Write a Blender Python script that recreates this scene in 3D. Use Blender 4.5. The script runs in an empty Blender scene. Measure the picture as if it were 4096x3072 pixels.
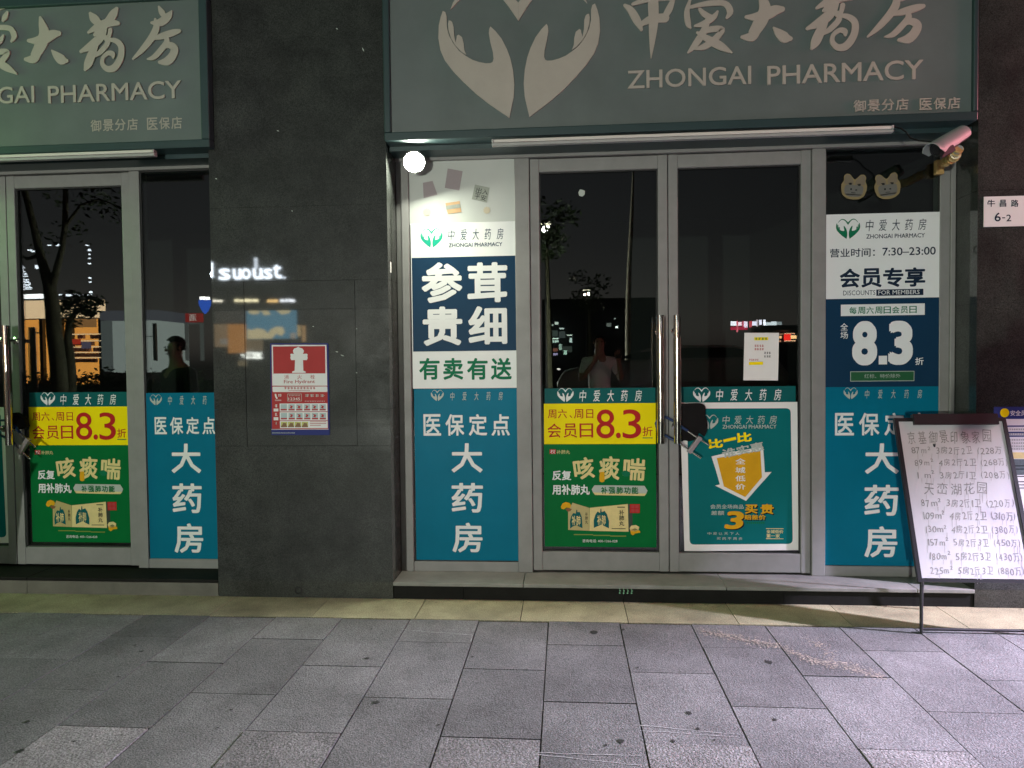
import bpy, bmesh, math, random
from math import radians, sin, cos, pi
from mathutils import Vector, Matrix, noise

SC = bpy.context.scene
COL = SC.collection
random.seed(7)

# ---------------------------------------------------------------- camera
FPX, CX, CY, HC = 2800.0, 2048.0, 1536.0, 1.42       # focal length and centre of a 4096 x 3072 frame; eye height
CR = Vector((0.99711876, 0.07508737, -0.01077363))
CU = Vector((0.00855122, 0.02985656, 0.99951761))
CF = Vector((-0.07537282, 0.99672989, -0.02912845))
cam_d = bpy.data.cameras.new("camera")
cam_d.sensor_width = 36.0
cam_d.lens = FPX / 4096 * 36
cam_d.clip_start, cam_d.clip_end = 0.03, 400
cam = bpy.data.objects.new("camera", cam_d)
COL.objects.link(cam)
cam.matrix_world = Matrix(((CR.x, CU.x, -CF.x, 0), (CR.y, CU.y, -CF.y, 0), (CR.z, CU.z, -CF.z, HC), (0, 0, 0, 1)))
SC.camera = cam

# ---------------------------------------------------------------- night sky, exposure
SC.view_settings.view_transform = 'Standard'
SC.view_settings.look = 'None'
SC.view_settings.exposure = 0.0
SC.view_settings.gamma = 1.0
W = bpy.data.worlds.new("World")
SC.world = W
W.use_nodes = True
nt = W.node_tree
nt.nodes.clear()
sky = nt.nodes.new("ShaderNodeTexSky")
sky.sky_type = 'NISHITA'
sky.sun_disc = False
sky.sun_elevation = radians(-4.0)
sky.sun_rotation = radians(200)
hsv = nt.nodes.new("ShaderNodeHueSaturation")
hsv.inputs['Saturation'].default_value = 0.25
bg = nt.nodes.new("ShaderNodeBackground")
bg.inputs['Strength'].default_value = SKY_STRENGTH = 0.75
wo = nt.nodes.new("ShaderNodeOutputWorld")
nt.links.new(sky.outputs[0], hsv.inputs['Color'])
nt.links.new(hsv.outputs[0], bg.inputs['Color'])
nt.links.new(bg.outputs[0], wo.inputs['Surface'])
SC.cycles.use_denoising = True
SC.cycles.max_bounces = 8
SC.cycles.sample_clamp_indirect = 6.0

# lamp powers (each lamp is built with its fixture further down)
HAZE = 0.0
P_BULB = 76.0        # intensity of the bare bulb under the sign (W, as a point lamp would have)
P_BEAM = 100.0         # the same lamp's reflector beam, thrown down and outwards
P_FILL = (2600.0, 200.0)  # power of the added front fill lamp across the road
P_BOX = 680.0         # the neighbour's standing light box, right
P_RED = 66.0          # the neighbour's red neon sign, right
P_GREEN = 210.0       # green cross sign, added at the left for its green light

# ---------------------------------------------------------------- helpers
def lamp(name, kind, loc, power, col, parent=None, size=0.1, aim=None, spread=None):
    d = bpy.data.lights.new(name, kind)
    d.energy = power
    d.color = col
    if kind == 'AREA':
        d.shape = 'RECTANGLE'
        d.size, d.size_y = size
        if spread: d.spread = spread
    else:
        d.shadow_soft_size = size
        if kind == 'SPOT': d.spot_size, d.spot_blend = radians(spread), 1.0
    o = bpy.data.objects.new(name, d)
    COL.objects.link(o)
    o.location = loc
    if aim is not None:
        o.rotation_euler = (Vector(aim) - Vector(loc)).to_track_quat('-Z', 'Y').to_euler()
    if parent is not None:
        o.parent = parent
        o.location = Vector(loc) - parent.location
    return o

def ray(px, py):
    return CR * ((px - CX) / FPX) - CU * ((py - CY) / FPX) + CF

def at(px, py, Y):
    d = ray(px, py)
    t = Y / d.y
    return Vector((d.x * t, Y, HC + d.z * t))

def atz(px, py, z=0.0):
    d = ray(px, py)
    t = (z - HC) / d.z
    return Vector((d.x * t, d.y * t, z))

def zoom(x0, y0, s):
    return lambda x, y: (x0 + x * s, y0 + y * s)

Z1 = zoom(0, 0, .6172); Z2 = zoom(0, 900, .5424); Z3 = zoom(0, 1500, .6027); Z4 = zoom(800, 0, .5424)
Z5 = zoom(800, 900, .5425); Z6 = zoom(1500, 600, .42194); Z7 = zoom(1500, 1300, .6931); Z8 = zoom(2050, 550, .6029)
B1 = zoom(2050, 1500, .5727); B2 = zoom(2600, 1100, .42194); B3 = zoom(2600, 1500, .5728); B4 = zoom(3200, 500, .48224)
B5 = zoom(3200, 1200, .40506); B6 = zoom(3200, 1600, .60296); B7 = zoom(2300, 0, .81193); B8 = zoom(1000, 1300, .30143)
C3 = zoom(3500, 400, .33148); D1 = zoom(1700, 0, .33906); D3 = zoom(2160, 1760, .26519); D4 = zoom(2720, 1680, .32542)
D6 = zoom(3900, 1600, .21098); D7 = zoom(2600, 1230, .34335); LK = zoom(2600, 1550, .21097)
GR = lambda x, y: (2048 + x / 1.08, 2200 + y / 1.08)
GL = lambda x, y: (x / 1.08, 2200 + y / 1.08)

class Plane:
    """a flat face in the world; uv() reads a point of the photograph on it"""
    def __init__(s, O, U, V):
        s.O, s.U, s.V = Vector(O), Vector(U).normalized(), Vector(V).normalized()
        s.N = s.U.cross(s.V)
    def uv(s, px, py):
        d = ray(px, py)
        c = Vector((0, 0, HC))
        t = (s.O - c).dot(s.N) / d.dot(s.N)
        p = c + d * t - s.O
        return p.dot(s.U), p.dot(s.V)
    def pt(s, u, v, lift=0.0):
        return s.O + s.U * u + s.V * v + s.N * lift
    def box(s, z, x0, y0, x1, y1):
        a = s.uv(*z(x0, (y0 + y1) / 2))[0]; b = s.uv(*z(x1, (y0 + y1) / 2))[0]
        c = s.uv(*z((x0 + x1) / 2, y1))[1]; d = s.uv(*z((x0 + x1) / 2, y0))[1]
        return a, c, b, d

def wall_plane(Y):
    return Plane((0, Y, 0), (1, 0, 0), (0, 0, 1))

class MB:
    def __init__(s):
        s.v, s.f, s.c = [], [], []
    def add(s, vs, fs, c=None):
        n = len(s.v)
        s.v += [Vector(p) for p in vs]
        s.f += [tuple(i + n for i in f) for f in fs]
        s.c += [c] * len(fs)
        return s
    def box(s, x0, x1, y0, y1, z0, z1, b=0.0, c=None):
        if b <= 0:
            vs = [(x, y, z) for x in (x0, x1) for y in (y0, y1) for z in (z0, z1)]
            return s.add(vs, [(0, 1, 3, 2), (4, 6, 7, 5), (0, 4, 5, 1), (2, 3, 7, 6), (0, 2, 6, 4), (1, 5, 7, 3)], c)
        bm = bmesh.new()
        bmesh.ops.create_cube(bm, size=1)
        for v in bm.verts:
            v.co = Vector((x0 + (v.co.x + .5) * (x1 - x0), y0 + (v.co.y + .5) * (y1 - y0), z0 + (v.co.z + .5) * (z1 - z0)))
        bmesh.ops.bevel(bm, geom=list(bm.edges), offset=b, segments=2, profile=.5, affect='EDGES', clamp_overlap=True)
        return s.bm(bm, c)
    def bm(s, bm, c=None):
        bm.verts.index_update()
        s.add([v.co.copy() for v in bm.verts], [tuple(v.index for v in f.verts) for f in bm.faces], c)
        bm.free()
        return s
    def prism(s, pts, off):
        """pts: 3-D outline, swept by the vector off"""
        n = len(pts); off = Vector(off)
        vs = [Vector(p) for p in pts] + [Vector(p) + off for p in pts]
        return s.add(vs, [tuple(range(n)), tuple(range(2 * n - 1, n - 1, -1))] + [(i, i + n, (i + 1) % n + n, (i + 1) % n) for i in range(n)])
    def tube(s, pts, r, n=12, cap=True):
        pts = [Vector(p) for p in pts]
        rs = r if isinstance(r, (list, tuple)) else [r] * len(pts)
        up = Vector((.13, .31, .94)).normalized()
        rings = []
        a = None
        for i, p in enumerate(pts):
            t = (pts[min(i + 1, len(pts) - 1)] - pts[max(i - 1, 0)]).normalized()
            if a is None:
                a = t.cross(up if abs(t.dot(up)) < .95 else Vector((1, 0, 0))).normalized()
            else:
                a = (a - t * a.dot(t)).normalized()
            b = t.cross(a)
            rings.append([p + (a * cos(2 * pi * k / n) + b * sin(2 * pi * k / n)) * rs[i] for k in range(n)])
        vs = [q for g in rings for q in g]
        fs = [(i * n + k, i * n + (k + 1) % n, (i + 1) * n + (k + 1) % n, (i + 1) * n + k) for i in range(len(pts) - 1) for k in range(n)]
        if cap:
            fs += [tuple(range(n - 1, -1, -1)), tuple((len(pts) - 1) * n + k for k in range(n))]
        return s.add(vs, fs)
    def lathe(s, prof, c, axis=(0, 0, 1), n=24):
        """prof: (radius, height along axis)"""
        ax = Vector(axis).normalized()
        a = ax.orthogonal().normalized(); b = ax.cross(a); c = Vector(c)
        vs = [c + ax * h + (a * cos(2 * pi * k / n) + b * sin(2 * pi * k / n)) * max(r, 1e-4) for r, h in prof for k in range(n)]
        m = len(prof)
        return s.add(vs, [(i * n + k, i * n + (k + 1) % n, (i + 1) * n + (k + 1) % n, (i + 1) * n + k) for i in range(m - 1) for k in range(n)])
    def ball(s, c, r, sub=3, sc=(1, 1, 1)):
        bm = bmesh.new()
        bmesh.ops.create_icosphere(bm, subdivisions=sub, radius=r)
        for v in bm.verts:
            v.co = Vector((v.co.x * sc[0], v.co.y * sc[1], v.co.z * sc[2])) + Vector(c)
        return s.bm(bm)
    # flat things on a plane
    def sheet(s, P, u0, v0, u1, v1, lift, th=.0008):
        return s.poly(P, [(u0, v0), (u1, v0), (u1, v1), (u0, v1)], lift, th)
    def poly(s, P, uv, lift, th=.0):
        a = sum(uv[i][0] * uv[(i + 1) % len(uv)][1] - uv[(i + 1) % len(uv)][0] * uv[i][1] for i in range(len(uv)))
        if a < 0: uv = uv[::-1]
        if th:
            return s.prism([P.pt(u, v, lift) for u, v in uv][::-1], P.N * -th) if False else s._slab(P, uv, lift, th)
        return s.add([P.pt(u, v, lift) for u, v in uv], [tuple(range(len(uv)))])
    def _slab(s, P, uv, lift, th):
        n = len(uv)
        vs = [P.pt(u, v, lift) for u, v in uv] + [P.pt(u, v, lift - th) for u, v in uv]
        return s.add(vs, [tuple(range(n)), tuple(range(2 * n - 1, n - 1, -1))] + [(i, i + n, (i + 1) % n + n, (i + 1) % n) for i in range(n)])
    def stroke(s, P, pts, lift):
        """brush stroke: (u, v, half width) points"""
        q = []
        for i in range(len(pts) - 1):
            p0, p1, p2, p3 = pts[max(i - 1, 0)], pts[i], pts[i + 1], pts[min(i + 2, len(pts) - 1)]
            for k in range(5):
                t = k / 5
                q.append([.5 * (2 * p1[j] + (p2[j] - p0[j]) * t + (2 * p0[j] - 5 * p1[j] + 4 * p2[j] - p3[j]) * t * t + (3 * p1[j] - p0[j] - 3 * p2[j] + p3[j]) * t ** 3) for j in range(3)])
        q.append(list(pts[-1]))
        L, Rr = [], []
        for i, (x, y, w) in enumerate(q):
            a, b = q[max(i - 1, 0)], q[min(i + 1, len(q) - 1)]
            dx, dy = b[0] - a[0], b[1] - a[1]
            l = math.hypot(dx, dy) or 1
            w = max(w, 1e-4)
            L.append((x - dy / l * w, y + dx / l * w)); Rr.append((x + dy / l * w, y - dx / l * w))
        vs = [P.pt(u, v, lift) for u, v in L] + [P.pt(u, v, lift) for u, v in Rr]
        n = len(q)
        fs = [(i + n, i + 1 + n, i + 1, i) for i in range(n - 1)]
        for (x, y, w), d, flip in ((q[0], (q[0][0] - q[1][0], q[0][1] - q[1][1]), 0), (q[-1], (q[-1][0] - q[-2][0], q[-1][1] - q[-2][1]), 1)):
            l = math.hypot(*d) or 1
            ex, ey = d[0] / l, d[1] / l
            arc = [P.pt(x + w * (ex * sin(t) - ey * cos(t)), y + w * (ey * sin(t) + ex * cos(t)), lift) for t in [pi * k / 6 for k in range(7)]]
            vs += arc; m = len(vs) - 7
            fs.append(tuple(range(m + 6, m - 1, -1)))
        return s.add(vs, fs)
    def disc(s, P, u, v, r, lift, n=20, ry=None, rot=0):
        ry = ry or r
        return s.poly(P, [(u + r * cos(2 * pi * k / n) * cos(rot) - ry * sin(2 * pi * k / n) * sin(rot), v + r * cos(2 * pi * k / n) * sin(rot) + ry * sin(2 * pi * k / n) * cos(rot)) for k in range(n)], lift)
    def build(s, name, m, parent=None, loc=None, smooth=False, ang=40):
        me = bpy.data.meshes.new(name)
        if parent is not None:
            base = wloc(parent)
        elif loc is not None:
            base = Vector(loc)
        else:
            xs = [p.x for p in s.v]; ys = [p.y for p in s.v]; zs = [p.z for p in s.v]
            base = Vector(((min(xs) + max(xs)) / 2, (min(ys) + max(ys)) / 2, min(zs)))
        me.from_pydata([p - base for p in s.v], [], s.f)
        me.update()
        me.materials.append(m)
        if any(c is not None for c in s.c):
            a = me.attributes.new("tone", 'FLOAT', 'FACE')
            a.data.foreach_set("value", [0.5 if c is None else c for c in s.c])
        if smooth:
            me.polygons.foreach_set("use_smooth", [True] * len(me.polygons))
            me.set_sharp_from_angle(angle=radians(ang))
        o = bpy.data.objects.new(name, me)
        COL.objects.link(o)
        if parent is not None:
            o.parent = parent
        else:
            o.location = base
        return o

WL = {}
def wloc(o):
    p = Vector((0, 0, 0))
    while o is not None:
        p += o.location
        o = o.parent
    return p

def tag(o, label, cat, group=None):
    o["label"] = label; o["category"] = cat
    if group: o["group"] = group
    return o

def thing(name, label, cat, loc=(0, 0, 0), group=None):
    o = bpy.data.objects.new(name, None)
    o.empty_display_size = .1
    COL.objects.link(o)
    o.location = loc
    return tag(o, label, cat, group)

def struct(o):
    o["kind"] = "structure"
    return o

def dup(o, d, label=None, group=None, parent=None):
    c = o.copy()
    COL.objects.link(c)
    if parent is None:
        c.location = o.location + Vector(d)
        if label: c["label"] = label
        if group: c["group"] = group
    else:
        c.parent = parent
    for ch in o.children:
        dup(ch, None, parent=c)
    return c

# ---------------------------------------------------------------- materials
def mat(name, col, rough=.5, metal=0.0, spec=.5, var=0.0, scale=30.0, bump=0.0, bscale=60.0, tone=False, coat=0.0, speck=0.0, sscale=400.0, detail=6.0, smudge=0.0, cr=.08):
    m = bpy.data.materials.new(name)
    m.use_nodes = True
    n = m.node_tree.nodes; l = m.node_tree.links
    b = n["Principled BSDF"]
    b.inputs['Base Color'].default_value = (*col, 1)
    b.inputs['Roughness'].default_value = rough
    b.inputs['Metallic'].default_value = metal
    b.inputs['Specular IOR Level'].default_value = spec
    b.inputs['Coat Weight'].default_value = coat
    b.inputs['Coat Roughness'].default_value = cr
    tc = n.new("ShaderNodeTexCoord")
    cur = None
    def mul(colsock, facsock, lo, hi, rng=(.28, .72)):
        mr = n.new("ShaderNodeMapRange")
        mr.inputs['To Min'].default_value = lo; mr.inputs['To Max'].default_value = hi
        mr.inputs['From Min'].default_value, mr.inputs['From Max'].default_value = rng
        l.new(facsock, mr.inputs['Value'])
        mx = n.new("ShaderNodeMix"); mx.data_type = 'RGBA'; mx.blend_type = 'MULTIPLY'
        mx.inputs[0].default_value = 1.0
        if colsock is None: mx.inputs[6].default_value = (*col, 1)
        else: l.new(colsock, mx.inputs[6])
        l.new(mr.outputs[0], mx.inputs[7])
        return mx.outputs[2]
    if var:
        t = n.new("ShaderNodeTexNoise"); t.inputs['Scale'].default_value = scale; t.inputs['Detail'].default_value = detail; t.inputs['Roughness'].default_value = .65
        l.new(tc.outputs['Object'], t.inputs['Vector'])
        cur = mul(cur, t.outputs['Fac'], 1 - var, 1 + var)
    if speck:
        t = n.new("ShaderNodeTexNoise"); t.inputs['Scale'].default_value = sscale; t.inputs['Detail'].default_value = 2.0; t.inputs['Roughness'].default_value = .8
        l.new(tc.outputs['Object'], t.inputs['Vector'])
        cur = mul(cur, t.outputs['Fac'], 1 - speck * 2, 1 + speck * 2)
    if tone:
        a = n.new("ShaderNodeAttribute"); a.attribute_name = "tone"
        cur = mul(cur, a.outputs['Fac'], .70, 1.30, (0, 1))
    if cur is not None:
        l.new(cur, b.inputs['Base Color'])
    if smudge:
        t = n.new("ShaderNodeTexNoise"); t.inputs['Scale'].default_value = 5.0; t.inputs['Detail'].default_value = 8.0; t.inputs['Roughness'].default_value = .7
        l.new(tc.outputs['Object'], t.inputs['Vector'])
        mr = n.new("ShaderNodeMapRange"); mr.inputs['From Min'].default_value = .3; mr.inputs['From Max'].default_value = .7
        mr.inputs['To Min'].default_value = max(rough - smudge, .02); mr.inputs['To Max'].default_value = rough + smudge
        l.new(t.outputs['Fac'], mr.inputs['Value']); l.new(mr.outputs[0], b.inputs['Roughness'])
    if bump:
        t = n.new("ShaderNodeTexNoise"); t.inputs['Scale'].default_value = bscale; t.inputs['Detail'].default_value = 5.0
        l.new(tc.outputs['Object'], t.inputs['Vector'])
        bp = n.new("ShaderNodeBump"); bp.inputs['Strength'].default_value = bump; bp.inputs['Distance'].default_value = .01
        l.new(t.outputs['Fac'], bp.inputs['Height']); l.new(bp.outputs[0], b.inputs['Normal'])
    return m

def emit(name, col, s):
    m = bpy.data.materials.new(name)
    m.use_nodes = True
    n = m.node_tree.nodes; l = m.node_tree.links
    n.clear()
    e = n.new("ShaderNodeEmission"); e.inputs[0].default_value = (*col, 1); e.inputs[1].default_value = s
    o = n.new("ShaderNodeOutputMaterial"); l.new(e.outputs[0], o.inputs[0])
    return m

def glass(name, refl=.1):
    m = bpy.data.materials.new(name)
    m.use_nodes = True
    n = m.node_tree.nodes; l = m.node_tree.links
    n.clear()
    t = n.new("ShaderNodeBsdfTransparent"); t.inputs[0].default_value = (.75, .8, .78, 1)
    g = n.new("ShaderNodeBsdfGlossy"); g.inputs['Roughness'].default_value = .004
    lw = n.new("ShaderNodeLayerWeight"); lw.inputs['Blend'].default_value = .25
    mr = n.new("ShaderNodeMapRange"); mr.inputs['To Min'].default_value = refl; mr.inputs['To Max'].default_value = .9
    p = n.new("ShaderNodeMath"); p.operation = 'POWER'; p.inputs[1].default_value = 3.0
    l.new(lw.outputs['Facing'], p.inputs[0]); l.new(p.outputs[0], mr.inputs['Value'])
    mx = n.new("ShaderNodeMixShader")
    l.new(mr.outputs[0], mx.inputs[0]); l.new(t.outputs[0], mx.inputs[1]); l.new(g.outputs[0], mx.inputs[2])
    o = n.new("ShaderNodeOutputMaterial"); l.new(mx.outputs[0], o.inputs[0])
    return m

M = dict(
    alu=mat("grey_aluminium", (.24, .238, .23), .55, .1, spec=.3, var=.08, scale=9, smudge=.1),
    gasket=mat("black_gasket", (.015, .015, .015), .6),
    granite=mat("dark_granite", (.025, .028, .025), .42, spec=.15, var=.5, scale=4, speck=.45, sscale=190, smudge=.12, coat=1.0, cr=.03),
    joint=mat("dark_joint", (.012, .012, .012), .8),
    step=mat("grey_step_stone", (.20, .20, .18), .5, var=.25, scale=5, speck=.1, bump=.12, bscale=120),
    riser=mat("dark_riser_stone", (.010, .010, .009), .7, spec=.12, var=.3, scale=6, speck=.12, bump=.1),
    stepl=mat("worn_step_stone", (.11, .105, .085), .55, var=.3, scale=5, speck=.1, bump=.12),
    paving=mat("flamed_granite_paving", (.152, .153, .149), .66, spec=.3, var=.40, scale=2.0, tone=True, speck=.30, sscale=150, bump=.7, bscale=140, detail=9),
    rough_paving=mat("coarse_granite_paving", (.205, .202, .194), .75, spec=.25, var=.25, scale=5, tone=True, speck=.34, sscale=135, bump=1.0, bscale=110, detail=9),
    border=mat("beige_granite_border", (.30, .28, .175), .6, spec=.3, var=.34, scale=5, tone=True, speck=.24, sscale=160, bump=.25, bscale=150, detail=9),
    bed=mat("dark_bedding", (.02, .02, .018), .9),
    asphalt=mat("asphalt", (.05, .05, .052), .8, var=.2, scale=3, speck=.2, bump=.3),
    white=mat("white_print", (.78, .79, .78), .45, spec=.05, var=.03, scale=3, bump=.25, bscale=5),
    paper=mat("white_paper", (.78, .77, .74), .7, var=.03, scale=6),
    navy=mat("navy_print", (.010, .040, .085), .4, spec=.05, var=.04, scale=3, bump=.25, bscale=5),
    teal=mat("teal_print", (.003, .155, .25), .4, spec=.05, var=.07, scale=2.5, bump=.25, bscale=5),
    tealg=mat("green_teal_print", (.008, .105, .105), .4, spec=.05, var=.06, scale=3, bump=.25, bscale=5),
    tealp=mat("deep_teal_print", (.005, .145, .15), .4, spec=.05, var=.05, scale=3, bump=.25, bscale=5),
    green=mat("green_print", (.003, .14, .035), .42, spec=.05, var=.10, scale=3, bump=.25, bscale=5),
    dgreen=mat("dark_green_ink", (.01, .16, .075), .45, spec=.05),
    mint=mat("mint_green_ink", (.02, .36, .24), .45, spec=.05),
    yellow=mat("yellow_print", (.92, .74, .004), .42, spec=.05, var=.03, scale=3, bump=.25, bscale=5),
    orange=mat("orange_ink", (.68, .36, .015), .45, spec=.05, var=.08, scale=8),
    red=mat("red_ink", (.46, .022, .02), .45, spec=.05),
    redp=mat("faded_red_print", (.42, .055, .055), .5, spec=.05, var=.06, scale=10),
    blue=mat("blue_print", (.035, .045, .18), .45, spec=.05),
    cream=mat("cream_ink", (.72, .60, .27), .45, spec=.05, var=.1, scale=25),
    black=mat("black_ink", (.012, .014, .018), .5, spec=.05),
    ink=mat("dark_blue_ink", (.012, .025, .05), .5, spec=.05),
    marker=mat("marker_ink", (.22, .22, .21), .6, var=.4, scale=40),
    pale=mat("pale_ink", (.45, .5, .45), .5, spec=.05),
    film=mat("frosted_window_film", (.48, .50, .47), .35, var=.05, scale=2),
    mauve=mat("mauve_card", (.30, .25, .26), .55, var=.06, scale=8),
    greyc=mat("grey_card", (.27, .29, .25), .55, var=.12, scale=30),
    tan=mat("tan_card", (.48, .30, .15), .55, var=.08, scale=20),
    signf=mat("sign_face", (.112, .138, .134), .38, var=.16, scale=1.3, smudge=.06),
    signr=mat("sign_frame_teal", (.020, .045, .048), .4, var=.1, scale=6),
    letter=mat("acrylic_letters", (.385, .355, .31), .4, var=.06, scale=6),
    plastic=mat("white_plastic", (.36, .36, .35), .4, var=.06, scale=12),
    diffuser=mat("tube_diffuser", (.66, .63, .58), .35),
    camw=mat("camera_white", (.26, .28, .28), .5),
    chrome=mat("polished_steel", (.72, .70, .66), .07, 1.0),
    sleeve=mat("filmed_steel", (.42, .38, .33), .20, .95, smudge=.05),
    black_r=mat("black_rubber", (.006, .006, .006), .85, spec=.2, var=.2, scale=20),
    black_m=mat("black_powder_coat", (.012, .012, .014), .4),
    blue_r=mat("blue_vinyl_sleeve", (.01, .035, .11), .4),
    lockm=mat("grey_lock_body", (.30, .26, .27), .35, .4),
    tape=mat("brown_packing_tape", (.50, .32, .12), .3, var=.2, scale=30, coat=.3),
    board=mat("whiteboard_face", (.52, .52, .53), .3, var=.05, scale=3),
    pane=glass("window_glass", .10),
    room=mat("dark_interior", (.05, .05, .05), .8),
    gum=mat("old_gum", (.018, .018, .016), .7),
    debris=mat("dry_debris", (.12, .10, .07), .8, var=.4, scale=40),
    spill=mat("dried_spill", (.33, .29, .235), .6, var=.3, scale=25),
    chalk=mat("chalky_scratch", (.38, .38, .37), .7, var=.4, scale=40),
)

# ---------------------------------------------------------------- lettering
_TC = {}
def glyphs(s, bold=0.0, res=2):
    k = (s, bold, res)
    if k not in _TC:
        cu = bpy.data.curves.new("t", 'FONT')
        cu.body = s; cu.offset = bold; cu.resolution_u = res; cu.fill_mode = 'FRONT'
        ob = bpy.data.objects.new("t", cu)
        COL.objects.link(ob)
        bpy.context.view_layer.update()
        dg = bpy.context.evaluated_depsgraph_get()
        me = bpy.data.meshes.new_from_object(ob.evaluated_get(dg))
        _TC[k] = ([(v.co.x, v.co.y) for v in me.vertices], [tuple(p.vertices) for p in me.polygons])
        bpy.data.objects.remove(ob); bpy.data.curves.remove(cu); bpy.data.meshes.remove(me)
    return _TC[k]

def put(mb, s, P, x0, y0, x1, y1, lift, bold=0.0, shear=0.0, rot=0.0, mirror=False, res=2):
    """letters of s fitted to the box (plane units), sheared and turned about its middle; bold = weight added, in ems"""
    vs, fs = glyphs(s, 0.0, res)
    vs = [(x + y * shear, y) for x, y in vs]
    ax = min(v[0] for v in vs); bx = max(v[0] for v in vs); ay = min(v[1] for v in vs); by = max(v[1] for v in vs)
    bold = max(bold, 0.0)
    em = max(by - ay, .6)
    g = bold * em
    kx = (x1 - x0) / max(bx - ax + 2 * g, 1e-5); ky = (y1 - y0) / max(by - ay + 2 * g, 1e-5)
    cx, cy = (x0 + x1) / 2, (y0 + y1) / 2
    offs = [(0, 0)] if g == 0 else [(g * cos(pi * k / 4 + .39), g * sin(pi * k / 4 + .39)) for k in range(8)]
    for i, (ox, oy) in enumerate(offs):
        out = []
        for x, y in vs:
            u = x0 + (x + ox - ax + g) * kx - cx; v = y0 + (y + oy - ay + g) * ky - cy
            if mirror: u = -u
            out.append(P.pt(cx + u * cos(rot) - v * sin(rot), cy + u * sin(rot) + v * cos(rot), lift + .00004 * i))
        mb.add(out, [f[::-1] for f in fs] if mirror else fs)

def text(s, z, x0, y0, x1, y1, P, m, parent, lift=.002, bold=0.0, shear=0.0, rot=0.0, name="lettering", spread=False, res=2):
    """one line of writing, its inked box given in a zoom of the photograph"""
    mb = MB()
    a, c, b, d = P.box(z, x0, y0, x1, y1)
    if spread:                      # each character in its own cell
        n = len(s); gap = .14 * (b - a) / n if spread is True else spread * (b - a) / n
        w = ((b - a) - gap * (n - 1)) / n
        for i, ch in enumerate(s):
            u = a + i * (w + gap)
            put(mb, ch, P, u, c, u + w, d, lift, bold, shear, 0, res=res)
        if rot:
            mid = P.pt((a + b) / 2, (c + d) / 2, 0)
            for v in mb.v:
                r = v - mid; pu, pv = r.dot(P.U), r.dot(P.V); pn = r.dot(P.N)
                v[:] = mid + P.U * (pu * cos(rot) - pv * sin(rot)) + P.V * (pu * sin(rot) + pv * cos(rot)) + P.N * pn
    else:
        put(mb, s, P, a, c, b, d, lift, bold, shear, rot, res=res)
    return mb.build(name, m, parent)

def rect(z, x0, y0, x1, y1, P, m, parent, lift, name="panel", th=.0004):
    a, c, b, d = P.box(z, x0, y0, x1, y1)
    return MB().sheet(P, a, c, b, d, lift, th).build(name, m, parent)

def shape(z, pts, P, m, parent, lift, name="panel", th=0.0):
    return MB().poly(P, [P.uv(*z(*p)) for p in pts], lift, th).build(name, m, parent)

EM_HAND = [(215, 115), (245, 130), (260, 180), (262, 300), (285, 400), (330, 490), (400, 585), (480, 650), (560, 700), (640, 730), (720, 748), (775, 748), (800, 735), (812, 700), (805, 620), (775, 500), (760, 400), (765, 350), (780, 322), (840, 380), (910, 470), (970, 590), (1010, 700), (1040, 840), (1055, 1000), (1045, 1150), (1015, 1290), (990, 1392), (900, 1330), (760, 1230), (600, 1100), (450, 955), (330, 825), (230, 690), (180, 570), (158, 430), (165, 280), (190, 180)]
EM_FING = [(285, 230), (305, 232), (325, 248), (340, 300), (345, 400), (362, 490), (376, 440), (378, 412), (400, 400), (440, 430), (458, 500), (465, 580), (488, 638), (430, 600), (360, 525), (310, 440), (280, 340), (276, 270)]
EM_TOP = [(305, 105), (340, 20), (400, -60), (480, -150), (580, -215), (690, -232), (800, -210), (900, -150), (1000, -60), (1060, 0), (1109, 60), (1109, 268), (1010, 120), (930, 10), (860, -70), (780, -130), (690, -160), (590, -150), (500, -100), (420, -10), (360, 50)]
def emblem(P, cx, v0, w, m, parent, lift):
    """two cupped hands under a heart line; w = full width"""
    k = w / 1910
    root = None
    for nm, pts in (("emblem_hand", EM_HAND + []), ("emblem_finger", EM_FING), ("emblem_heart_line", EM_TOP)):
        mb = MB()
        for sgn in (1, -1):
            mb.poly(P, [(cx + sgn * (x - 1110) * k, v0 + (1392 - y) * k) for x, y in pts], lift)
        if root is None: root = mb
        else: root.add(mb.v, mb.f)
    return root.build("emblem", m, parent)

# ================================================================ ground
XJ0, PITCH = .285, .3855
def paving():
    mb = MB(); rough = MB()
    rnd = random.Random(3)
    g = .0050
    for k in range(-24, 20):
        xa, xb = XJ0 + PITCH * k, XJ0 + PITCH * (k + 1)
        off = 3.2 if k % 2 == 0 else 3.5
        j = off + .6 * 2
        while j > -2.6:
            y1, y0 = min(j, 3.812), max(j - .6, -2.6)
            if y1 - y0 > .02:
                dz = rnd.uniform(-.0012, .0012)
                gx = g * rnd.uniform(.3, .9); gy = g * (rnd.uniform(.05, .3) if rnd.random() < .3 else rnd.uniform(.5, 1.3))
                near = k % 2 == 0 and y1 < 2.61
                if near: dz += .003
                (rough if near else mb).box(xa + gx, xb - gx, y0 + gy, y1 - gy, -.03, dz, b=0, c=rnd.choice([.22, .36, .45, .5, .55, .62, .72, .85]) + rnd.uniform(-.06, .06))
            j -= .6
    struct(rough.build("coarse_pavement", M['rough_paving']))
    return mb.build("pavement", M['paving'])
pave = struct(paving())
mb = MB(); rnd = random.Random(9)
for k in range(-12, 10):
    xa, xb = .335 + .5925 * k, .335 + .5925 * (k + 1)
    mb.box(xa + .0022, xb - .0022, 3.816, 4.146, -.03, rnd.uniform(.0005, .002), c=rnd.uniform(.3, .7))
struct(mb.build("pavement_border", M['border']))
struct(MB().box(-14, 14, -2.7, 4.2, -.06, -.006).build("bedding_ground", M['bed']))
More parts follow.
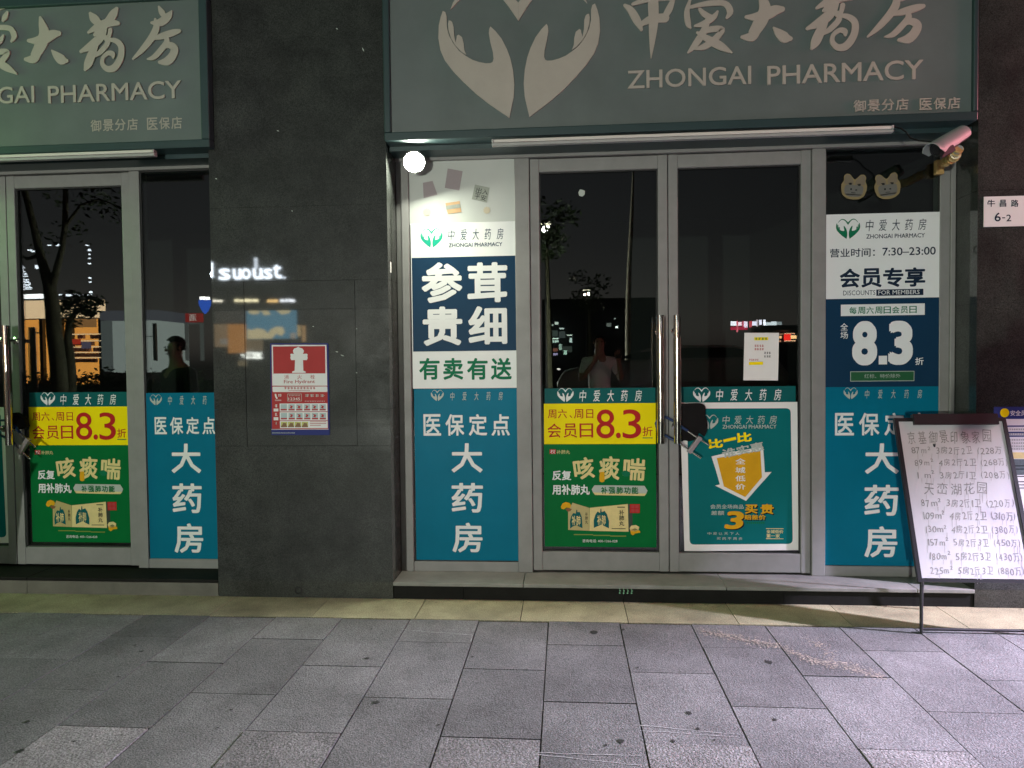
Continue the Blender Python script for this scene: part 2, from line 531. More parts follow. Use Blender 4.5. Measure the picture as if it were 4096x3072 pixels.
struct(MB().box(-60, 60, -70, -2.7, -.17, -.12).build("road", M['asphalt']))
struct(MB().box(-40, 40, -2.85, -2.702, -.17, .0, b=.01).build("kerb", M['step']))
# marks worn into the slabs
G0 = Plane((0, 0, 0), (1, 0, 0), (0, 1, 0))
rnd = random.Random(5)
def blot(z, x, y, r, ry, m, nm="gum_mark", jag=.35):
    p = atz(*z(x, y))
    n = 22
    ph = [1 + rnd.uniform(-jag, jag) for _ in range(n)]
    pts = [(p.x + r * ph[k] * cos(2 * pi * k / n), p.y + ry * ph[k] * sin(2 * pi * k / n)) for k in range(n)]
    o = MB().poly(G0, pts, .0030).build(nm, m, pave)
    return o
blot(GR, 354, 357, .020, .024, M['gum'], "drain_hole", .03)
for x, y, r in ((1110, 485, .016), (765, 706, .012), (1135, 735, .008), (470, 828, .013), (803, 775, .008), (405, 846, .006), (543, 510, .005), (697, 828, .008), (480, 345, .010), (1620, 888, .006), (875, 822, .004)):
    blot(GR, x, y, r, r * 1.1, M['gum'])
for x, y, r in ((1585, 470, .013), (610, 440, .010), (583, 413, .008), (1625, 660, .014), (2040, 463, .008), (118, 744, .011), (1605, 343, .007), (1000, 692, .007), (1895, 758, .007), (85, 872, .014), (320, 830, .007), (940, 770, .006), (510, 550, .007), (1760, 520, .004)):
    blot(GL, x, y, r, r * .9, M['gum'])
def scratch(z, a, b, w=.0022, m='chalk'):
    p, q = atz(*z(*a)), atz(*z(*b))
    pts = []
    for i in range(9):
        t = i / 8
        pts.append((p.x + (q.x - p.x) * t, p.y + (q.y - p.y) * t + rnd.uniform(-.003, .003), w * rnd.uniform(.3, 1.1)))
    MB().stroke(G0, pts, .0030).build("chalk_scratch", M[m], pave)
for a, b in (((555, 760), (985, 800)), ((555, 782), (985, 812)), ((115, 880), (558, 892)), ((115, 885), (558, 935))):
    scratch(GR, a, b)
scratch(GL, (1738, 346), (2040, 370)); scratch(GL, (2040, 370), (2034, 398), .0015)
def spill(line, n, spread):
    """a dried spill: many small flecks, dense along the middle and thinning outwards"""
    mb = MB()
    for _ in range(n):
        t = rnd.random() * (len(line) - 1); k = int(t); t -= k
        a, b = line[k], line[k + 1]
        p = atz(*GR(a[0] + (b[0] - a[0]) * t, a[1] + (b[1] - a[1]) * t))
        x, y = p.x + rnd.gauss(0, spread * .5), p.y + rnd.gauss(0, spread)
        r = rnd.uniform(.0015, .0055)
        m = rnd.randint(5, 8)
        mb.poly(G0, [(x + r * rnd.uniform(.5, 1.6) * cos(2 * pi * q / m), y + r * rnd.uniform(.4, 1) * sin(2 * pi * q / m)) for q in range(m)], .0030 + rnd.random() * .0008)
    o = mb.build("dried_spill", M['spill'], pave)
    o["kind"] = "stuff"
spill([(812, 350), (900, 366), (985, 385), (1080, 405), (1165, 418)], 520, .028)
spill([(1180, 430), (1270, 468), (1330, 488), (1400, 495), (1500, 520), (1600, 548)], 560, .030)
spill([(1280, 395), (1340, 410), (1400, 470)], 110, .04)
for a, b in (((812, 347), (990, 388)), ((990, 388), (1170, 424))):
    scratch(GR, a, b, .0012, 'gum')
# grit and bits of dry leaf swept against the step and lying in the joints
mb = MB()
for _ in range(230):
    if rnd.random() < .55: x, y = rnd.uniform(-3.4, 2.9), 4.125 - abs(rnd.gauss(0, .022))
    else: x, y = XJ0 + PITCH * rnd.randint(-9, 6) + rnd.gauss(0, .004), rnd.uniform(2.3, 3.8)
    r = rnd.uniform(.0015, .006); m = rnd.randint(4, 7); a0 = rnd.random() * 6
    mb.poly(G0, [(x + r * rnd.uniform(.5, 1.7) * cos(a0 + 2 * pi * q / m), y + r * rnd.uniform(.4, 1.1) * sin(a0 + 2 * pi * q / m)) for q in range(m)], .0032 + rnd.random() * .002)
o = mb.build("debris", M['debris']); o["kind"] = "stuff"; o["label"] = "grit and dry leaf bits along the step and in the joints"

# ================================================================ facade
XPL, XPR = -2.146, -1.05       # stone pillar between the bays
XR = 2.318                     # inner edge of the right-hand wall
ZS = .105                      # top of the door steps
YF, YG = 4.36, 4.40            # face of the aluminium frames; door glass
ZT = 2.69                      # underside of the transom
zj = [at(1550, 814, 4.14).z, at(1555, 1231, 4.14).z, at(1560, 1635, 4.14).z]

# --- the stone pillar
pil = thing("stone_pillar", "wide dark polished granite pillar between the two shopfronts", "pillar", ((XPL + XPR) / 2, 4.3, 0))
mb = MB()
hx0, hx1 = at(981, 1450, 4.14).x, at(1424, 1450, 4.14).x
hz0, hz1 = at(1200, 1784, 4.14).z, at(1200, 1123, 4.14).z
zz = [0.0, zj[2], zj[1], zj[0], 4.6]
g = .0007
mb.box(XPL, XPR, 4.14, 4.6, 0, hz0 - g)
mb.box(XPL, XPR, 4.14, 4.6, hz1 + g, zj[0] - g); mb.box(XPL, XPR, 4.14, 4.6, zj[0] + g * .4, 4.6)
for a, b in ((XPL, hx0 - g), (hx1 + g, XPR)):
    for c, d in ((hz0 + g, zj[2] - g), (zj[2] + g, zj[1] - g), (zj[1] + g, hz1 - g)):
        mb.box(a, b, 4.14, 4.6, c, d)
mb.build("cladding", M['granite'], pil)
g = .0010
MB().box(hx0 + 2 * g, hx1 - 2 * g, 4.1415, 4.5, hz0 + 2 * g, zj[1] - g).box(hx0 + 2 * g, hx1 - 2 * g, 4.1415, 4.5, zj[1] + g, hz1 - 2 * g).build("cabinet_door", M['granite'], pil)
MB().box(XPL + .01, XPR - .01, 4.16, 4.55, 0, 4.6).build("core", M['joint'], pil)
p = at(1194, 2362, 4.14)
MB().lathe([(.022, 0), (.024, .004), (.018, .006), (.016, -.03), (.0001, -.03)], p, (0, -1, 0), 20).build("drain_outlet", M['joint'], pil)
PW = wall_plane(4.14)
mbx = MB(); rr = random.Random(11)
for (zx, x, y, l, a) in ((Z4, 1010, 212, 8, .6), (Z4, 1203, 366, 16, 1.1), (Z4, 120, 1320, 8, .3), (Z5, 1050, 962, 14, .35), (Z5, 1010, 935, 10, .2), (Z4, 575, 965, 9, .4), (Z4, 680, 1555, 5, .8), (Z5, 835, 748, 5, .1), (Z5, 1155, 765, 4, .5), (Z5, 1155, 1090, 5, .5)):
    u, v = PW.uv(*zx(x, y))
    L = l * .00075
    mbx.stroke(PW, [(u - L * cos(a), v + L * sin(a), .001), (u, v + rr.uniform(-.002, .002), .0028), (u + L * cos(a), v - L * sin(a), .0008)], .0008)
mbx.build("scuff", M['pale'], pil)

# --- right-hand wall, beyond the bay
rw = thing("stone_wall", "dark granite wall right of the shopfront carrying the house number plate", "wall", (4.2, 4.3, 0))
zr = [at(4000, 760, 4.14).z, at(3950, 1212, 4.14).z, at(3900, 1640, 4.14).z, at(3960, 2250, 4.14).z]
mb = MB()
zz = [0] + sorted(zr) + [4.6]
for i in range(len(zz) - 1):
    xs = [XR, 3.05, 4.0, 5.0, 6.2]
    for k in range(4):
        mb.box(xs[k] + (g if k else 0), xs[k + 1] - g, 4.14, 4.6, zz[i] + g, zz[i + 1] - g)
mb.build("cladding", M['granite'], rw)
MB().box(XR + .01, 6.19, 4.16, 4.55, 0, 4.6).build("core", M['joint'], rw)
lw = thing("stone_wall", "dark granite wall at the far left end of the facade", "wall", (-7.2, 4.3, 0))
MB().box(-8.2, -5.6, 4.14, 4.6, 0, 4.6).build("cladding", M['granite'], lw)

# --- steps
st = thing("door_step", "low dark granite step in front of the bay with the white hours poster", "step", (.6, 4.3, 0))
mb = MB()
for a, b in ((XPR + .002, -.26), (-.257, .93), (.933, 2.0), (2.003, XR - .002)):
    mb.box(a, b, 4.132, 4.60, ZS - .022, ZS, b=.003)
mb.build("tread", M['step'], st)
mb = MB()
for a, b in ((XPR + .004, -.62), (-.617, .335), (.338, 1.26), (1.263, XR - .004)):
    mb.box(a, b, 4.146, 4.3, 0, ZS - .026)
mb.build("riser", M['riser'], st)
st2 = thing("door_step", "worn grey stone step in front of the left-hand shopfront", "step", (-3.8, 4.3, 0))
MB().box(-5.6, -3.4, 4.138, 4.60, ZS - .02, ZS, b=.004).box(-3.397, XPL - .002, 4.138, 4.60, ZS - .02, ZS, b=.004).build("tread", M['riser'], st2)
MB().box(-5.6, -3.4, 4.140, 4.3, 0, ZS - .022).box(-3.397, XPL - .003, 4.140, 4.3, 0, ZS - .022).build("riser", M['stepl'], st2)
mb = MB(); PS = wall_plane(4.146)
a, c, b, d = PS.box(B1, 735, 1485, 845, 1530)
for i in range(4):
    for k in range(3):
        mb.disc(PS, a + (b - a) * (i + .5) / 4 + (k % 2) * .002, c + (d - c) * (k + .5) / 3, .0048, .0012, 8)
tag(mb.build("dotted_sticker", mat("mint_dots", (.18, .42, .26), .5)), "small sticker of mint green dots on the dark step riser", "sticker")

# --- dark rooms behind the glass
def room(x0, x1):
    mb = MB()
    mb.add([(x0, 4.62, -.02), (x1, 4.62, -.02), (x1, 9, -.02), (x0, 9, -.02)], [(0, 1, 2, 3)])
    mb.add([(x0, 9, 0), (x1, 9, 0), (x1, 9, 4), (x0, 9, 4)], [(0, 1, 2, 3)])
    mb.add([(x0, 4.62, 3.2), (x1, 4.62, 3.2), (x1, 9, 3.2), (x0, 9, 3.2)], [(3, 2, 1, 0)])
    for x in (x0, x1):
        mb.add([(x, 4.62, 0), (x, 9, 0), (x, 9, 4), (x, 4.62, 4)], [(0, 1, 2, 3)])
    return struct(mb.build("interior", M['room']))
room(-5.6, XPL); room(XPR, XR)

# --- aluminium shopfronts
def door_leaf(shop, x0, x1, mirror, hx):
    """leaf > pane, handle; x0..x1 outer edges, hx = handle position"""
    z0, z1 = ZS + .012, ZT - .004
    s = .057
    mb = MB()
    mb.box(x0, x0 + s, 4.372, 4.422, z0, z1, b=.004); mb.box(x1 - s, x1, 4.372, 4.422, z0, z1, b=.004)
    mb.box(x0 + s, x1 - s, 4.374, 4.420, z1 - .082, z1 - .002, b=.003)
    mb.box(x0 + s, x1 - s, 4.374, 4.420, z0 + .002, z0 + .118, b=.003)
    lf = mb.build("door", M['alu'], shop)
    MB().box(x0 + s, x1 - s, YG, YG + .008, z0 + .118, z1 - .082).build("pane", M['pane'], lf)
    mb = MB()
    t = .007
    for a, b2, c, d in ((x0 + s, x0 + s + t, z0 + .118, z1 - .082), (x1 - s - t, x1 - s, z0 + .118, z1 - .082), (x0 + s, x1 - s, z0 + .118, z0 + .118 + t), (x0 + s, x1 - s, z1 - .082 - t, z1 - .082)):
        mb.box(a, b2, 4.390, YG - .0005, c, d)
    mb.build("gasket", M['gasket'], lf)
    zt, zb = at(*D7(128, 90), 4.29).z, at(*D7(128, 1585), 4.29).z
    h = MB()
    h.tube([(hx, 4.29, zb), (hx, 4.29, zt)], .0225, 24)
    za, zc = at(*D7(128, 275), 4.29).z, at(*D7(128, 1395), 4.29).z
    for z in (za, zc):
        h.tube([(hx, 4.29, z), (hx, 4.372, z)], .012, 12)
        h.lathe([(.024, 0), (.024, .006), (.012, .012)], (hx, 4.372, z), (0, -1, 0), 16)
    ho = h.build("handle", M['chrome'], lf, smooth=True)
    z1s, z0s = at(*D7(128, 360), 4.29).z, at(*D7(128, 1325), 4.29).z
    MB().tube([(hx, 4.29, z0s), (hx, 4.29, z1s)], .0236, 24).build("handle_film", M['sleeve'], lf, smooth=True)
    return lf

XD0, XD1 = at(2126, 1400, 4.372).x, at(3243, 1400, 4.372).x
XDM = at(2674, 1400, 4.372).x
def shopfront(name, label, dx, xl, xr, yl):
    """one glazed bay; dx shifts the layout of the right-hand bay, mirrored bays share it"""
    s = thing(name, label, "shopfront", ((xl + xr) / 2, 4.38, ZS))
    mb = MB()
    mb.box(xl, xr, YF - .012, 4.45, ZT, ZT + .055, b=.004)
    mb.box(xl, xr, YF + .012, 4.45, ZT + .056, ZT + .20, b=.003)
    mb.build("transom", M['alu'], s)
    return s
sf = shopfront("shopfront", "grey aluminium shopfront with double glass doors right of the granite pillar", 0, XPR, XR, 0)
xp0, xp1 = at(1645, 1500, YF).x, at(2066, 1500, YF).x            # left side window opening
xq0, xq1 = at(3303, 1500, YF).x, at(3760, 1300, YF).x            # right side window opening
def post(x0, x1, shop, n="post"):
    return MB().box(x0, x1, YF, 4.45, ZS, ZT - .0005, b=.004).build(n, M['alu'], shop)
def jamb(x0, x1, ins, shop):
    mb = MB().box(x0, ins, YF + .006, 4.45, ZS, ZT - .0005, b=.003)
    mb.box(ins + .0005, x1, YF - .004, 4.45, ZS, ZT - .0005, b=.004)
    return mb.build("jamb", M['alu'], shop)
jamb(XPR + .001, xp0, XPR + .035, sf)
post(xp1, XD0 - .004, sf)
post(XD1 + .004, xq0, sf)
jamb(xq1, XR - .001, XR - .03, sf)
def side_window(x0, x1, shop, zb=.062):
    w = MB().box(x0, x1, YF + .004, 4.44, ZS, ZS + zb, b=.003).build("bottom_rail", M['alu'], shop)
    MB().box(x0, x1, 4.380, 4.388, ZS + zb, ZT - .001).build("pane", M['pane'], shop)
    mb = MB(); t = .006
    for a, b2, c, d in ((x0, x0 + t, ZS + zb, ZT - .002), (x1 - t, x1, ZS + zb, ZT - .002), (x0 + t, x1 - t, ZS + zb, ZS + zb + t), (x0 + t, x1 - t, ZT - t - .002, ZT - .002)):
        mb.box(a, b2, 4.3745, 4.3795, c, d)
    mb.build("gasket", M['gasket'], shop)
side_window(xp0, xp1, sf); side_window(xq0, xq1, sf)
HXL, HXR = at(*D7(122, 600), 4.29).x, at(*D7(318, 600), 4.29).x
door_leaf(sf, XD0, XDM - .0025, False, HXL)
door_leaf(sf, XDM + .0025, XD1, True, HXR)
MB().box(XD0, XD1, 4.44, 4.5, ZS + .0005, ZS + .012).build("threshold", M['gasket'], sf)

# left bay: the same doors, shifted
XM = at(44, 1450, 4.372).x                  # meeting stiles of the left-hand doors
DX = XM - XDM
s2 = shopfront("shopfront", "grey aluminium shopfront with locked glass doors left of the granite pillar", DX, -5.6, XPL - .001, 0)
wl1 = at(575, 1500, YF).x
post(XD1 + DX + .004, wl1, s2)
side_window(wl1, XPL + .05, s2)
post(XD0 + DX - .07, XD0 + DX - .004, s2)
door_leaf(s2, XD0 + DX, XM - .0025, False, HXL + DX)
door_leaf(s2, XM + .0025, XD1 + DX, True, HXR + DX)
MB().box(XD0 + DX, XD1 + DX, 4.44, 4.5, ZS + .0005, ZS + .012).build("threshold", M['gasket'], s2)
side_window(-5.6, XD0 + DX - .07, s2)

# ================================================================ sign boards
PSG = wall_plane(4.105)
sx0, sx1 = XPR + .004, at(3914, 300, 4.085).x
szb = at(2700, 522, 4.085).z
sign = thing("shop_sign", "unlit teal sign board with hands emblem above the right-hand doors", "sign", ((sx0 + sx1) / 2, 4.1, szb))
fz0 = at(2700, 492, 4.105).z; fx1 = at(3885, 300, 4.105).x
ZSG = 3.62
MB().box(sx0 + .04, fx1, 4.105, 4.34, fz0, ZSG).build("panel", M['signf'], sign)
mb = MB()
mb.box(sx0, sx1, 4.083, 4.34, szb, fz0 - .0005, b=.006); mb.box(fx1 + .0005, sx1, 4.083, 4.34, fz0, ZSG, b=.006)
mb.box(sx0, sx0 + .0395, 4.083, 4.34, fz0, ZSG, b=.006); mb.box(sx0, sx1, 4.083, 4.34, ZSG + .0005, ZSG + .06, b=.006)
mb.build("frame", M['signr'], sign)
MB().box(sx0, XR - .002, 4.2, 4.36, szb - .028, szb - .0005).build("soffit", M['signr'], sign)
# emblem: scaled from its two lower tips
eu0, ev0 = PSG.uv(*D1(158, 430)); eu1, _ = PSG.uv(*D1(2068, 400)); _, ev = PSG.uv(*D1(1115, 1390))
emblem(PSG, (eu0 + eu1) / 2, ev, eu1 - eu0, M['letter'], sign, .003)
def word(s, z, xl, ybl, ytl, xr, ybr, ytr, m=M['letter'], bold=.012, spread=False, parent=None):
    u0 = PSG.uv(*z(xl, (ybl + ytl) / 2))[0]; u1 = PSG.uv(*z(xr, (ybr + ytr) / 2))[0]
    v0 = (PSG.uv(*z(xl, ybl))[1] + PSG.uv(*z(xr, ybr))[1]) / 2; v1 = (PSG.uv(*z(xl, ytl))[1] + PSG.uv(*z(xr, ytr))[1]) / 2
    mb = MB()
    n = len(s); gp = (u1 - u0) / n
    if spread:
        for i, ch in enumerate(s):
            put(mb, ch, PSG, u0 + gp * i + gp * .06, v0, u0 + gp * (i + 1) - gp * .06, v1, .003, bold)
    else:
        put(mb, s, PSG, u0, v0, u1, v1, .003, bold, res=4)
    mb.build("lettering", m, parent or sign)
word("ZHONGAI", B7, 258, 440, 345, 866, 418, 333)
word("PHARMACY", B7, 945, 416, 326, 1712, 398, 298)
word("御景分店", B7, 1365, 553, 497, 1643, 545, 487, bold=.016, spread=True)
word("医保店", B7, 1690, 545, 488, 1898, 538, 480, bold=.016, spread=True)
# brush characters
DXS = at(*Z1(1180, 590), 4.105).x - at(*B7(1712, 345), 4.105).x      # left sign minus right sign
DZS = at(*Z1(1135, 650), 4.105).z - at(*B7(1675, 400), 4.105).z
BR_MAIN = {
 'zhong': [[(245, 30, 8), (275, 55, 17), (305, 105, 19), (326, 148, 8)], [(318, 128, 10), (375, 98, 20), (442, 92, 22)], [(482, 2, 10), (462, 50, 17), (432, 100, 12)], [(285, 24, 8), (380, -6, 17), (482, -14, 20)], [(385, -90, 6), (384, 0, 24), (386, 100, 24), (380, 200, 15), (374, 288, 2)]],
 'ai': [[(575, -70, 8), (650, -82, 16), (725, -96, 8)], [(600, -45, 8), (615, -25, 15), (620, -10, 8)], [(655, -55, 8), (665, -34, 15), (672, -18, 8)], [(725, -62, 8), (712, -38, 15), (700, -20, 8)], [(566, 2, 6), (550, 60, 13), (556, 120, 14), (568, 142, 5)], [(565, 40, 8), (650, 22, 13), (735, 22, 14), (762, 62, 16), (745, 92, 6)], [(612, 50, 8), (640, 78, 15), (672, 86, 8)], [(700, 62, 6), (680, 90, 14), (630, 122, 14), (590, 132, 6)], [(652, 98, 12), (632, 160, 18), (590, 225, 16), (556, 262, 5)], [(610, 168, 8), (665, 150, 15), (722, 150, 14), (690, 195, 16), (640, 232, 16), (590, 246, 5)], [(600, 165, 6), (660, 202, 18), (715, 232, 20), (770, 264, 4)]],
}
BR_LEFT = {
 'da': [[(268, 118, 8), (280, 160, 22), (294, 225, 34), (275, 285, 38), (245, 345, 32), (222, 385, 28), (172, 388, 10)], [(192, 268, 10), (240, 268, 22), (300, 252, 32), (350, 228, 28), (388, 222, 16)], [(344, 332, 5), (372, 362, 22), (408, 392, 30), (440, 398, 12)]],
 'yao': [[(592, 92, 10), (612, 120, 26), (640, 150, 24), (650, 170, 12)], [(762, 62, 12), (742, 95, 26), (708, 145, 26), (660, 190, 22), (620, 230, 10)], [(580, 215, 8), (640, 178, 22), (712, 152, 26), (772, 156, 12)], [(690, 190, 12), (660, 245, 26), (600, 300, 26), (532, 338, 10)], [(640, 262, 10), (700, 245, 12), (704, 285, 16), (660, 340, 16), (625, 365, 10)], [(632, 300, 14), (606, 350, 26), (578, 420, 26), (560, 455, 10)], [(722, 200, 14), (715, 240, 12), (690, 300, 10)], [(690, 262, 8), (752, 268, 15), (792, 305, 19), (790, 375, 20), (752, 440, 22), (705, 452, 18), (672, 420, 14), (676, 378, 12), (708, 350, 14), (738, 356, 16), (742, 378, 8)]],
 'fang': [[(1035, 48, 6), (1052, 80, 18), (1068, 105, 16), (1075, 120, 6)], [(1118, 78, 6), (1095, 112, 24), (1045, 150, 24), (988, 152, 8)], [(1012, 130, 8), (1018, 190, 22), (985, 255, 22), (930, 325, 18), (868, 386, 6)], [(1000, 256, 8), (1060, 238, 20), (1130, 216, 20), (1168, 206, 12)], [(1078, 232, 12), (1088, 275, 18), (1052, 325, 18), (1005, 375, 16), (962, 388, 5)], [(1055, 312, 8), (1105, 298, 20), (1138, 322, 24), (1122, 370, 26), (1088, 402, 26), (1040, 408, 10)]],
}
def brush(strokes, z, dx, dz=0.0, P=PSG, m=M['letter'], parent=sign, y=4.105):
    mb = MB()
    s0 = z(0, 0)
    for i, st_ in enumerate(strokes):
        pts = []
        for (a, b, w) in st_:
            u, v = P.uv(*z(a, b)); u2, _ = P.uv(*z(a + w, b))
            pts.append((u - dx, v - dz, abs(u2 - u)))
        mb.stroke(P, pts, .003 + .00035 * i)
    mb.build("lettering", m, parent)
for k in ('zhong', 'ai'): brush(BR_MAIN[k], B7, 0)
for k in ('da', 'yao', 'fang'): brush(BR_LEFT[k], Z1, DXS, DZS)
for ch in sign.children:
    if ch.name.split(".")[0] in ("lettering", "emblem"):
        so = ch.modifiers.new("thickness", 'SOLIDIFY'); so.thickness = .007; so.offset = 1
sign2 = dup(sign, (DXS, 0, DZS), "unlit teal sign board cut off at the left edge of the photo")
# the left-hand board is cut closer to its lettering: its own panel, frame and small line
for ch in list(sign2.children):
    if ch.name.split(".")[0] in ("panel", "frame", "soffit"): bpy.data.objects.remove(ch)
small = [ch for ch in sign2.children if ch.name.split(".")[0] == "lettering"][2:4]
for ch in small: bpy.data.objects.remove(ch)
lx0, lf1, lx1 = -5.55, at(805, 300, 4.105).x, at(832, 300, 4.085).x
MB().box(lx0 + .04, lf1, 4.105, 4.34, fz0, ZSG).build("panel", M['signf'], sign2)
mb = MB()
mb.box(lx0, lx1, 4.083, 4.34, szb, fz0 - .0005, b=.006); mb.box(lf1 + .0005, lx1, 4.083, 4.34, fz0, ZSG, b=.006)
mb.box(lx0, lx0 + .0395, 4.083, 4.34, fz0, ZSG, b=.006); mb.box(lx0, lx1, 4.083, 4.34, ZSG + .0005, ZSG + .06, b=.006)
mb.build("frame", M['signr'], sign2)
MB().box(lx0, XPL - .002, 4.2, 4.36, szb - .028, szb - .0005).build("soffit", M['signr'], sign2)
for s, q in (("御景分店", (585, 852, 778, 900, 846, 768)), ("医保店", (950, 842, 764, 1186, 836, 756))):
    word(s, Z1, *q, bold=.016, spread=True, parent=sign2)
# the left-hand sign hangs a few millimetres higher than a straight copy would
# --- white wall above the signs (outside the frame)
ab = thing("upper_wall", "dark cladding above the sign boards", "wall", (0, 4.5, 3.72))
MB().box(-5.6, XPL - .002, 4.3, 4.6, 3.7, 4.6).box(XPR + .002, XR - .002, 4.3, 4.6, 3.7, 4.6).build("cladding", M['granite'], ab)

# ================================================================ tube lights (unlit) and their cable
def tube_light(p0, p1, label, thick):
    c = (p0 + p1) / 2
    t = thing("tube_light", label, "tube light", c, "unlit tube lights under the signs")
    d = (p1 - p0)
    h = thick / 2
    MB().box(p0.x, p1.x, p0.y, p0.y + .034, c.z - h, c.z - .002, b=.002).build("batten", M['plastic'], t)
    MB().box(p0.x + .012, p1.x - .012, p0.y - .004, p0.y + .03, c.z, c.z + h, b=.004).build("diffuser", M['diffuser'], t)
    MB().box(p0.x, p0.x + .0115, p0.y - .005, p0.y + .032, c.z - .001, c.z + h + .001, b=.002).box(p1.x - .0115, p1.x, p0.y - .005, p0.y + .032, c.z - .001, c.z + h + .001, b=.002).build("end_cap", M['plastic'], t)
    return t
YT = 4.088
a, b = at(1967, 566, YT), at(3575, 520, YT)
zt = (a.z + b.z) / 2; a.z = b.z = zt
tube_light(a, b, "long white unlit tube light over the right-hand double doors", .036)
c1, d = at(617, 610, YT), at(0, 632, YT)
a2 = Vector((c1.x - (b.x - a.x), YT, c1.z)); 
tube_light(a2, c1, "white unlit tube light under the cropped sign at the left", .036)
q = [at(x, y, yy) for x, y, yy in ((3575, 508, YT), (3600, 512, 4.08), (3622, 527, 4.08), (3642, 552, 4.08), (3675, 563, 4.07), (3712, 566, 4.04), (3742, 566, 4.0), (3765, 560, 3.97))]
tag(MB().tube(q, .0042, 8).build("power_cable", M['black_r'], smooth=True), "thin black cable sagging from the tube light to the camera", "cable")

# ================================================================ lit flood lamp in the corner of the bay
YB = 4.225
pb = at(1657, 648, YB)
lp = thing("flood_lamp", "bright white lit round lamp under the sign beside the pillar", "lamp", pb)
n_ = Vector((.16, -.74, -.64)).normalized()
R_B = .058
IB = P_BULB / (4 * pi)
MB().lathe([(.001, .003), (R_B * .6, .002), (R_B, 0)], pb, n_, 28).build("lens", emit("lit_lens", (.96, 1.0, .84), IB / (pi * R_B * R_B)), lp, smooth=True)
MB().lathe([(R_B + .001, .0), (R_B + .008, .004), (R_B + .010, -.002), (R_B + .006, -.03), (.03, -.055), (.001, -.056)], pb, n_, 28).build("housing", M['plastic'], lp, smooth=True)
lamp("flood_beam", 'SPOT', tuple(pb + n_ * .012), P_BEAM, (.93, 1.0, .74), lp, .05, aim=(.1, 2.9, 0), spread=118)
MB().tube([pb - n_ * .05, pb - n_ * .05 + Vector((0, .02, .05)), pb + Vector((0, .06, .10))], .008, 8).build("arm", M['plastic'], lp, smooth=True)

# ================================================================ security camera
cp = at(3800, 560, 3.98)
sc = thing("security_camera", "white bullet security camera patched with tape above the right jamb", "security camera", at(3775, 680, 4.3))
rear = at(*C3(1072, 395), 4.02); front = at(*C3(735, 612), 3.90)
ax = (front - rear).normalized()
side = ax.cross(Vector((0, 0, 1))).normalized(); upv = side.cross(ax).normalized()
L = (front - rear).length
def arcring(c, r, n=14, a0=-.25 * pi, a1=1.25 * pi):
    return [c + side * (cos(a0 + (a1 - a0) * k / (n - 1)) * r) + upv * (sin(a0 + (a1 - a0) * k / (n - 1)) * r) for k in range(n)]
mb = MB()
rings = []
for t, r, lift in ((-.0, .036, 0), (.04, .044, 0), (.5, .049, 0), (1.0, .050, .003), (1.14, .050, .004)):
    rings.append((arcring(rear + ax * (L * t) + upv * lift, r, 14, -.15 * pi if t < 1.05 else .06 * pi, 1.15 * pi if t < 1.05 else .94 * pi), arcring(rear + ax * (L * t) + upv * lift, r - .003, 14, -.15 * pi if t < 1.05 else .06 * pi, 1.15 * pi if t < 1.05 else .94 * pi)))
for i in range(len(rings) - 1):
    for w in (0, 1):
        A, Bq = rings[i][w], rings[i + 1][w]
        n = len(A)
        mb.add(A + Bq, [((k, k + 1, k + 1 + n, k + n) if w == 0 else (k + n, k + 1 + n, k + 1, k)) for k in range(n - 1)])
n = 14
A, Bq = rings[-1]; mb.add(A + Bq, [(k, k + 1, k + 1 + n, k + n) for k in range(n - 1)])
A = rings[0][0]; mb.add(A, [tuple(range(n))])
mb.build("hood", M['camw'], sc, smooth=True)
MB().tube([rear - ax * .012, rear + ax * .006, rear + ax * (L * .9)], [.03, .040, .041], 18).build("body", M['black_m'], sc, smooth=True)
MB().lathe([(.041, 0), (.041, .012), (.032, .012), (.032, .004), (.0001, .004)], rear + ax * (L * .9), ax, 18).build("lens_ring", M['black_m'], sc, smooth=True)
# black tape flap over the side
fl = [at(*C3(*p), yy) for p, yy in (((800, 590), 3.885), (945, 540), ) if False] if False else None
pts = [((780, 590), 3.872), ((870, 566), 3.872), ((946, 538), 3.885), ((975, 605), 3.885), ((905, 655), 3.87), ((805, 700), 3.86), ((775, 640), 3.865)]
MB().prism([at(*C3(*p), y) for p, y in pts], (0.0015, .002, 0)).build("black_tape", M['black_m'], sc)
br = [at(*C3(1010, 590), 4.0), at(*C3(960, 690), 4.1), at(*C3(870, 740), 4.2), at(*C3(830, 770), 4.31)]
MB().tube(br, [.022, .018, .018, .02], 12).build("bracket", M['plastic'], sc, smooth=True)
mb = MB()
rr = random.Random(4)
for i in range(3):
    a, b2 = br[i], br[i + 1]
    for k in range(5):
        t = (k + rr.random() * .6) / 5
        p = a.lerp(b2, t); dd = (b2 - a).normalized()
        tilt = Vector((rr.uniform(-.4, .4), rr.uniform(-.3, .3), rr.uniform(-.4, .4)))
        w = rr.uniform(.012, .02)
        mb.tube([p - (dd + tilt) * w / 2, p + (dd + tilt) * w / 2], [rr.uniform(.023, .029), rr.uniform(.021, .027)], 9)
mb.box(br[3].x - .035, br[3].x + .012, 4.322, 4.358, br[3].z - .055, br[3].z + .03, b=.006)
mb.build("packing_tape", M['tape'], sc)

# ================================================================ posters
PWIN = wall_plane(4.3795 - .0055)     # just proud of the side-window gaskets
PD = wall_plane(YG - .0005)           # on the door glass

def sheet(name, P, z, x0, y0, x1, y1, m, label, cat, group=None, th=.0008):
    a, c, b, d = P.box(z, x0, y0, x1, y1)
    return tag(MB().sheet(P, a, c, b, d, .001 + th, th).build(name, m), label, cat, group)
L1, L2, L3, L4 = .0022, .0030, .0038, .0046

